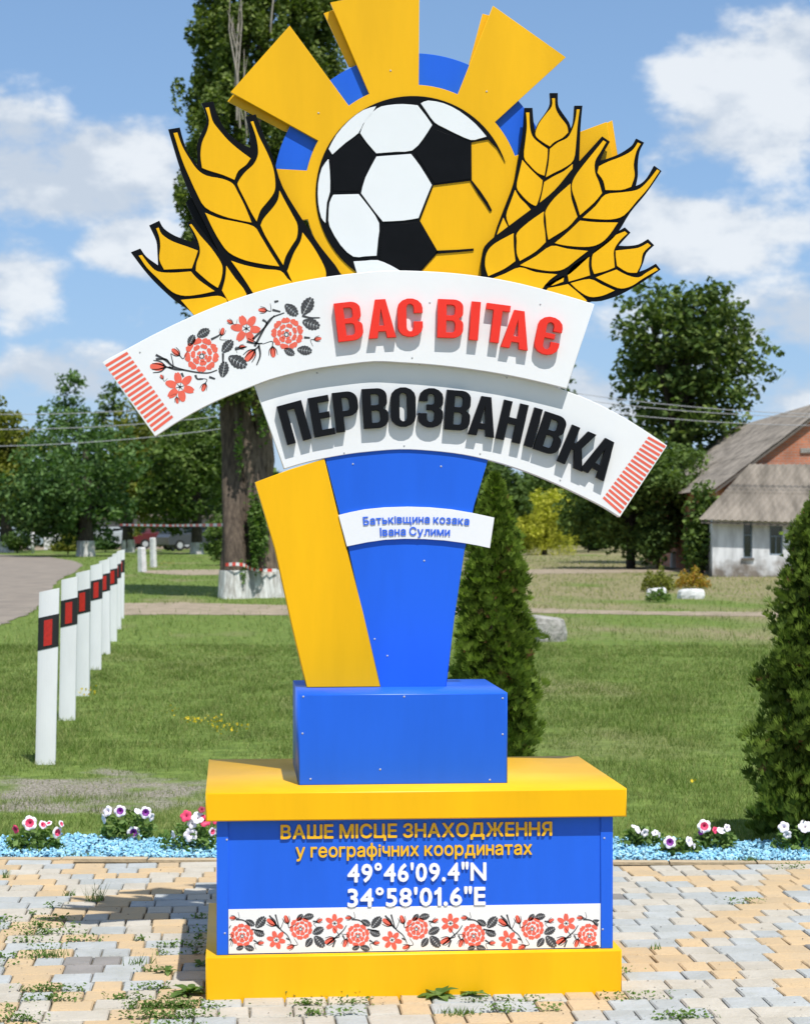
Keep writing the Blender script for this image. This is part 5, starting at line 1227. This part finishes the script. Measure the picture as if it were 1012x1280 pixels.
for (x, y_) in [(283.5, 1050), (281, 1167), (755, 1048), (753, 1162)]: rivet(x, y_, YB-.006, body)
for (x, y_) in [(398, 141), (488, 88), (608, 114), (640, 98)][:3]: rivet(x, y_, YS, sun)

# ------------------------------------------------------------------ petunias
m_pw = mat('petal_white', (.78, .75, .78), .6, var=.08, vscale=30); m_pp = mat('petal_purple', (.22, .02, .28), .6, var=.3, vscale=60)
m_pk = mat('petal_pink', (.74, .05, .14), .6, var=.2, vscale=60); m_pl = mat('petal_lilac_white', (.72, .66, .76), .6, var=.1, vscale=40)
m_dk = mat('petal_throat', (.06, .005, .03), .6); m_pr = mat('petal_deep_red', (.28, .01, .05), .6, var=.2)
def petunia_flower(r, star, rim, rimf=.62):
    """five fused lobes, trumpet-shaped, facing -y; star-coloured centre with a pale rim"""
    n = 40; V = [(0, .02*r/.04, 0)]; Fc = []; mi = []
    fr = [.12, .32, rimf, .86, 1.0]; dep = [.3, .08, .0, .02, .12]
    for f, dp in zip(fr, dep):
        for j in range(n):
            a = 2*math.pi*j/n; lob = 1-.16*abs(math.cos(2.5*a))**6*(f > .5)
            g = f*(1+.10*math.cos(5*a)*(f == rimf)) ; V.append((r*g*lob*math.cos(a), dp*r*(1+.6*math.cos(5*a)*(f > .8))+r*.03*math.sin(11*a)*(f > .8), r*g*lob*math.sin(a)))
    for j in range(n): Fc.append((0, 1+(j+1) % n, 1+j)); mi.append(2)
    for k in range(4):
        for j in range(n): a = 1+k*n+j; b = 1+k*n+(j+1) % n; Fc.append((a, b, b+n, a+n)); mi.append(0 if k < 2 else 1)
    return mesh('flower', V, Fc, [star, rim, m_dk], mi, True)
def petunia(px, py, w, h, label, flowers, n=420):
    """flowers: (pixel x, pixel y, radius m, star material, rim material, yaw, pitch)"""
    b = G(px, py); b[2] = 0; t = empty('petunia', b, label, 'petunia', 'petunias in the blue gravel strip'); d = (b-np.array([0, 0, 0]))@F
    u = rng.normal(0, 1, (n, 3)); u /= np.linalg.norm(u, axis=1)[:, None]; u *= rng.uniform(.15, 1, (n, 1))**.5; u[:, 2] = np.abs(u[:, 2]); u[:, 2] += .05
    foliage('foliage', b+u*np.array([w/2, w*.4, h]), .034, L_pet, t, asp=.55)
    mb = MB()
    for k in range(8): mb.tube([b-(0, 0, .01), b+np.array([random.uniform(-.4, .4)*w, random.uniform(-.25, .25)*w, h*random.uniform(.5, .95)])], [.003, .0018], 5, cap=False)
    mb.build('stems', L_wed, t)
    for (fx, fy, r, sm, rm, yw, pt) in flowers:
        me = petunia_flower(r, sm, rm); o = link('flower', me, t); p = P(fx, fy, d-w*.28); o.location = Vector(p)-wloc(t); o.rotation_euler = (R(pt), 0, -YAW+R(yw))
Wt, Pu, Pk, Li, Dr = m_pw, m_pp, m_pk, m_pl, m_pr
petunia(42, 1062, .30, .10, 'petunia with one large red flower rimmed in white, far left', [(37, 1029, .036, Pk, Wt, 0, -12), (19, 1037, .022, Dr, Pk, -35, 10), (54, 1031, .022, Pk, Li, 40, -25), (72, 1041, .029, Pk, Wt, 50, 0), (77, 1030, .018, Pk, Wt, 60, -20), (61, 1029, .016, Pk, Wt, -20, -50)])
petunia(160, 1050, .30, .15, 'petunia with white flowers and deep purple stars', [(150, 1014, .030, Pu, Wt, 0, -12), (182, 1016, .031, Pu, Wt, 8, -8), (167, 1041, .033, Pu, Wt, 5, 4), (134, 1014, .028, Li, Wt, -35, -20), (129, 1024, .026, Wt, Wt, -60, 10), (172, 1014, .018, Li, Wt, 40, -40), (190, 1022, .022, Wt, Wt, 60, 10)])
petunia(240, 1062, .34, .14, 'mixed pink and white petunia against the monument side', [(238, 1044, .034, Li, Wt, 0, -5), (232, 1020, .030, Pk, Pk, -20, -25), (247, 1022, .032, Wt, Wt, 5, -35), (256, 1026, .030, Pk, Pk, 15, -20), (252, 1012, .018, Dr, Dr, 0, -35), (270, 1024, .026, Pk, Pk, 30, -10), (216, 1044, .022, Wt, Wt, -60, 10), (266, 1040, .022, Pk, Li, 40, 0), (240, 1030, .024, Wt, Wt, 0, -10)])
petunia(802, 1057, .25, .09, 'small petunia with drooping white flowers', [(797, 1037, .022, Wt, Wt, 50, -30), (806, 1042, .024, Wt, Wt, 30, 10), (818, 1041, .018, Li, Wt, -30, -40), (792, 1033, .014, Wt, Wt, 30, -60), (824, 1044, .014, Wt, Wt, 60, 0)], 340)
petunia(850, 1067, .22, .07, 'low petunia with one purple flower rimmed in white', [(837, 1053, .031, Pu, Wt, 0, -14), (862, 1052, .026, Li, Wt, 45, -20), (868, 1058, .014, Wt, Wt, 60, 0)], 300)
petunia(892, 1060, .24, .09, 'petunia with one bright red flower rimmed in white, right', [(880, 1033, .034, Pk, Wt, 0, -12), (894, 1038, .018, Pk, Pk, 30, -20), (901, 1038, .022, Wt, Wt, 20, -50), (909, 1035, .020, Li, Wt, 30, -20), (875, 1041, .014, Pu, Pu, -40, 0)], 340)
petunia(998, 1062, .27, .12, 'petunia with large pale white flowers by the wide thuja', [(1006, 1033, .034, Wt, Wt, -5, -35), (979, 1034, .028, Li, Wt, -20, -20), (984, 1044, .022, Wt, Wt, 10, 10), (1020, 1040, .028, Wt, Wt, 20, -10)], 340)

# ------------------------------------------------------------------ weeds in the paving
def broadleaf(px, py, n, L, label, w=.3, spread=1.0):
    b = G(px, py); V = []; Fc = []; tone = []
    for k in range(n):
        a = 2*math.pi*k/n+random.uniform(-.3, .3); el = random.uniform(.15, .8); l = L*random.uniform(.6, 1.15)*spread; seg = 5; c = np.array([math.cos(a), math.sin(a), 0]); sd = np.array([-math.sin(a), math.cos(a), 0])
        s0 = len(V)
        for i in range(seg+1):
            f = i/seg; p = b+c*l*f*math.cos(el)+np.array([0, 0, l*(f*math.sin(el)-.35*f*f)+.004]); ww = l*w*.5*math.sin(math.pi*min(.97, f*.85+.13))*(1+.15*(i % 2))
            V += [p-sd*ww+(0, 0, ww*.25), p, p+sd*ww+(0, 0, ww*.25)]
        for i in range(seg):
            q = s0+3*i; Fc += [(q, q+1, q+4, q+3), (q+1, q+2, q+5, q+4)]; tone += [random.random()**2]*2
    return tag(link('weed_plant', mesh('weed_plant', np.array(V), Fc, L_wed, tone=tone)), label, 'weed')
broadleaf(548, 1247, 9, .085, 'broad leaved weed at the foot of the monument front', .42)
broadleaf(590, 1245, 8, .065, 'smaller flat weed right of the broad leaved weed', .36)
broadleaf(238, 1243, 12, .085, 'leafy weed at the left corner of the plinth', .4)
broadleaf(210, 1216, 7, .055, 'small rosette weed left of the monument', .35)
broadleaf(250, 1208, 6, .05, 'weed in the shade against the plinth side', .4)
def tuft(name, px, py, n, h, label, sp=.03):
    b = G(px, py); c = b+np.stack([rng.normal(0, sp, n), rng.normal(0, sp*.6, n), np.zeros(n)], 1); hh = h*rng.uniform(.4, 1.1, n)
    V, Fc = blades(c, hh, np.full(n, .0045), .45)
    return tag(link(name, mesh(name, V, Fc, L_wed, tone=rng.uniform(0, 1, n)**2)), label, 'grass tuft')
tuft('grass_tuft', 118, 1127, 34, .09, 'spiky grass tuft in the paving joint, left middle', .02)
tuft('grass_tuft', 86, 1120, 24, .03, 'tiny grass tuft beside the spiky tuft', .014)
tuft('grass_tuft', 936, 1077, 50, .035, 'flat grass tuft on the kerb at the right', .03)
tuft('grass_tuft', 575, 1268, 90, .025, 'spreading grass tuft in front of the broad leaved weed', .03)
tuft('grass_tuft', 6, 1098, 20, .05, 'small grass tuft at the left picture edge', .012)
tuft('grass_tuft', 100, 1069, 120, .02, 'flat olive mat of grass on the kerb at the left', .06)
tuft('grass_tuft', 819, 1187, 14, .03, 'single tiny tuft right of the plinth', .008)
tuft('grass_tuft', 175, 1205, 40, .035, 'ragged tuft beside the dark diamond', .03)
tuft('grass_tuft', 60, 1196, 60, .035, 'ragged tuft left of the dark diamond', .035)
tuft('grass_tuft', 200, 1262, 110, .035, 'low tuft near the bottom edge at the left', .05)
# low ground weeds creeping along joints
c = []
zones = [(30, 1150, 60, 16, 9), (60, 1165, 40, 8, 8), (20, 1195, 30, 14, 8), (75, 1243, 50, 14, 10), (15, 1270, 40, 14, 10), (190, 1245, 40, 22, 14), (200, 1275, 50, 10, 12), (205, 1182, 24, 8, 5), (90, 1172, 30, 6, 4), (330, 1245, 25, 4, 4), (460, 1247, 60, 2, 8), (380, 1262, 40, 8, 4), (700, 1250, 80, 2, 3), (840, 1275, 30, 8, 5), (415, 1245, 20, 3, 3), (430, 1262, 30, 8, 4), (925, 1135, 20, 4, 2), (770, 1225, 3, 20, 3), (250, 1170, 5, 25, 6), (230, 1265, 30, 12, 8), (960, 1090, 40, 8, 2), (680, 1262, 60, 10, 4)]
for (px, py, rx, ry, k) in zones:
    for _ in range(k):
        a = px+random.gauss(0, rx*.6); e = py+random.gauss(0, ry*.6)
        if e < 1085: continue
        q = G(a, e); yy = round((q[1]-4.6)/ROWD)*ROWD+4.6; q[1] = yy; L = random.uniform(.01, .045)
        for _ in range(int(14+L*650)): c.append(q+np.array([random.gauss(0, L), random.gauss(0, .006+L*.22), random.uniform(.001, .013+L*.35)]))
c = np.array(c)
o = foliage('joint_weeds', c, .014, L_wed, None, up=.9, asp=.6); tag(o, 'low weeds creeping along the paving joints', 'weeds', kind='stuff')
# dry litter crumbs
n = 420; a = rng.uniform(-20, 1030, n); e = rng.uniform(1082, 1278, n); q = np.array([G(x, y_) for x, y_ in zip(a, e)]); q[:, 2] = .003
o = link('dry_litter', mesh('dry_litter', leafcloud(q, .007, up=2.5), np.arange(4*n).reshape(-1, 4), m_bark2)); tag(o, 'crumbs of dry leaf litter on the paving', 'litter', kind='stuff')
print('TRIS', sum(len(p.vertices)-2 for m in bpy.data.meshes for p in m.polygons) if False else len(bpy.data.objects))
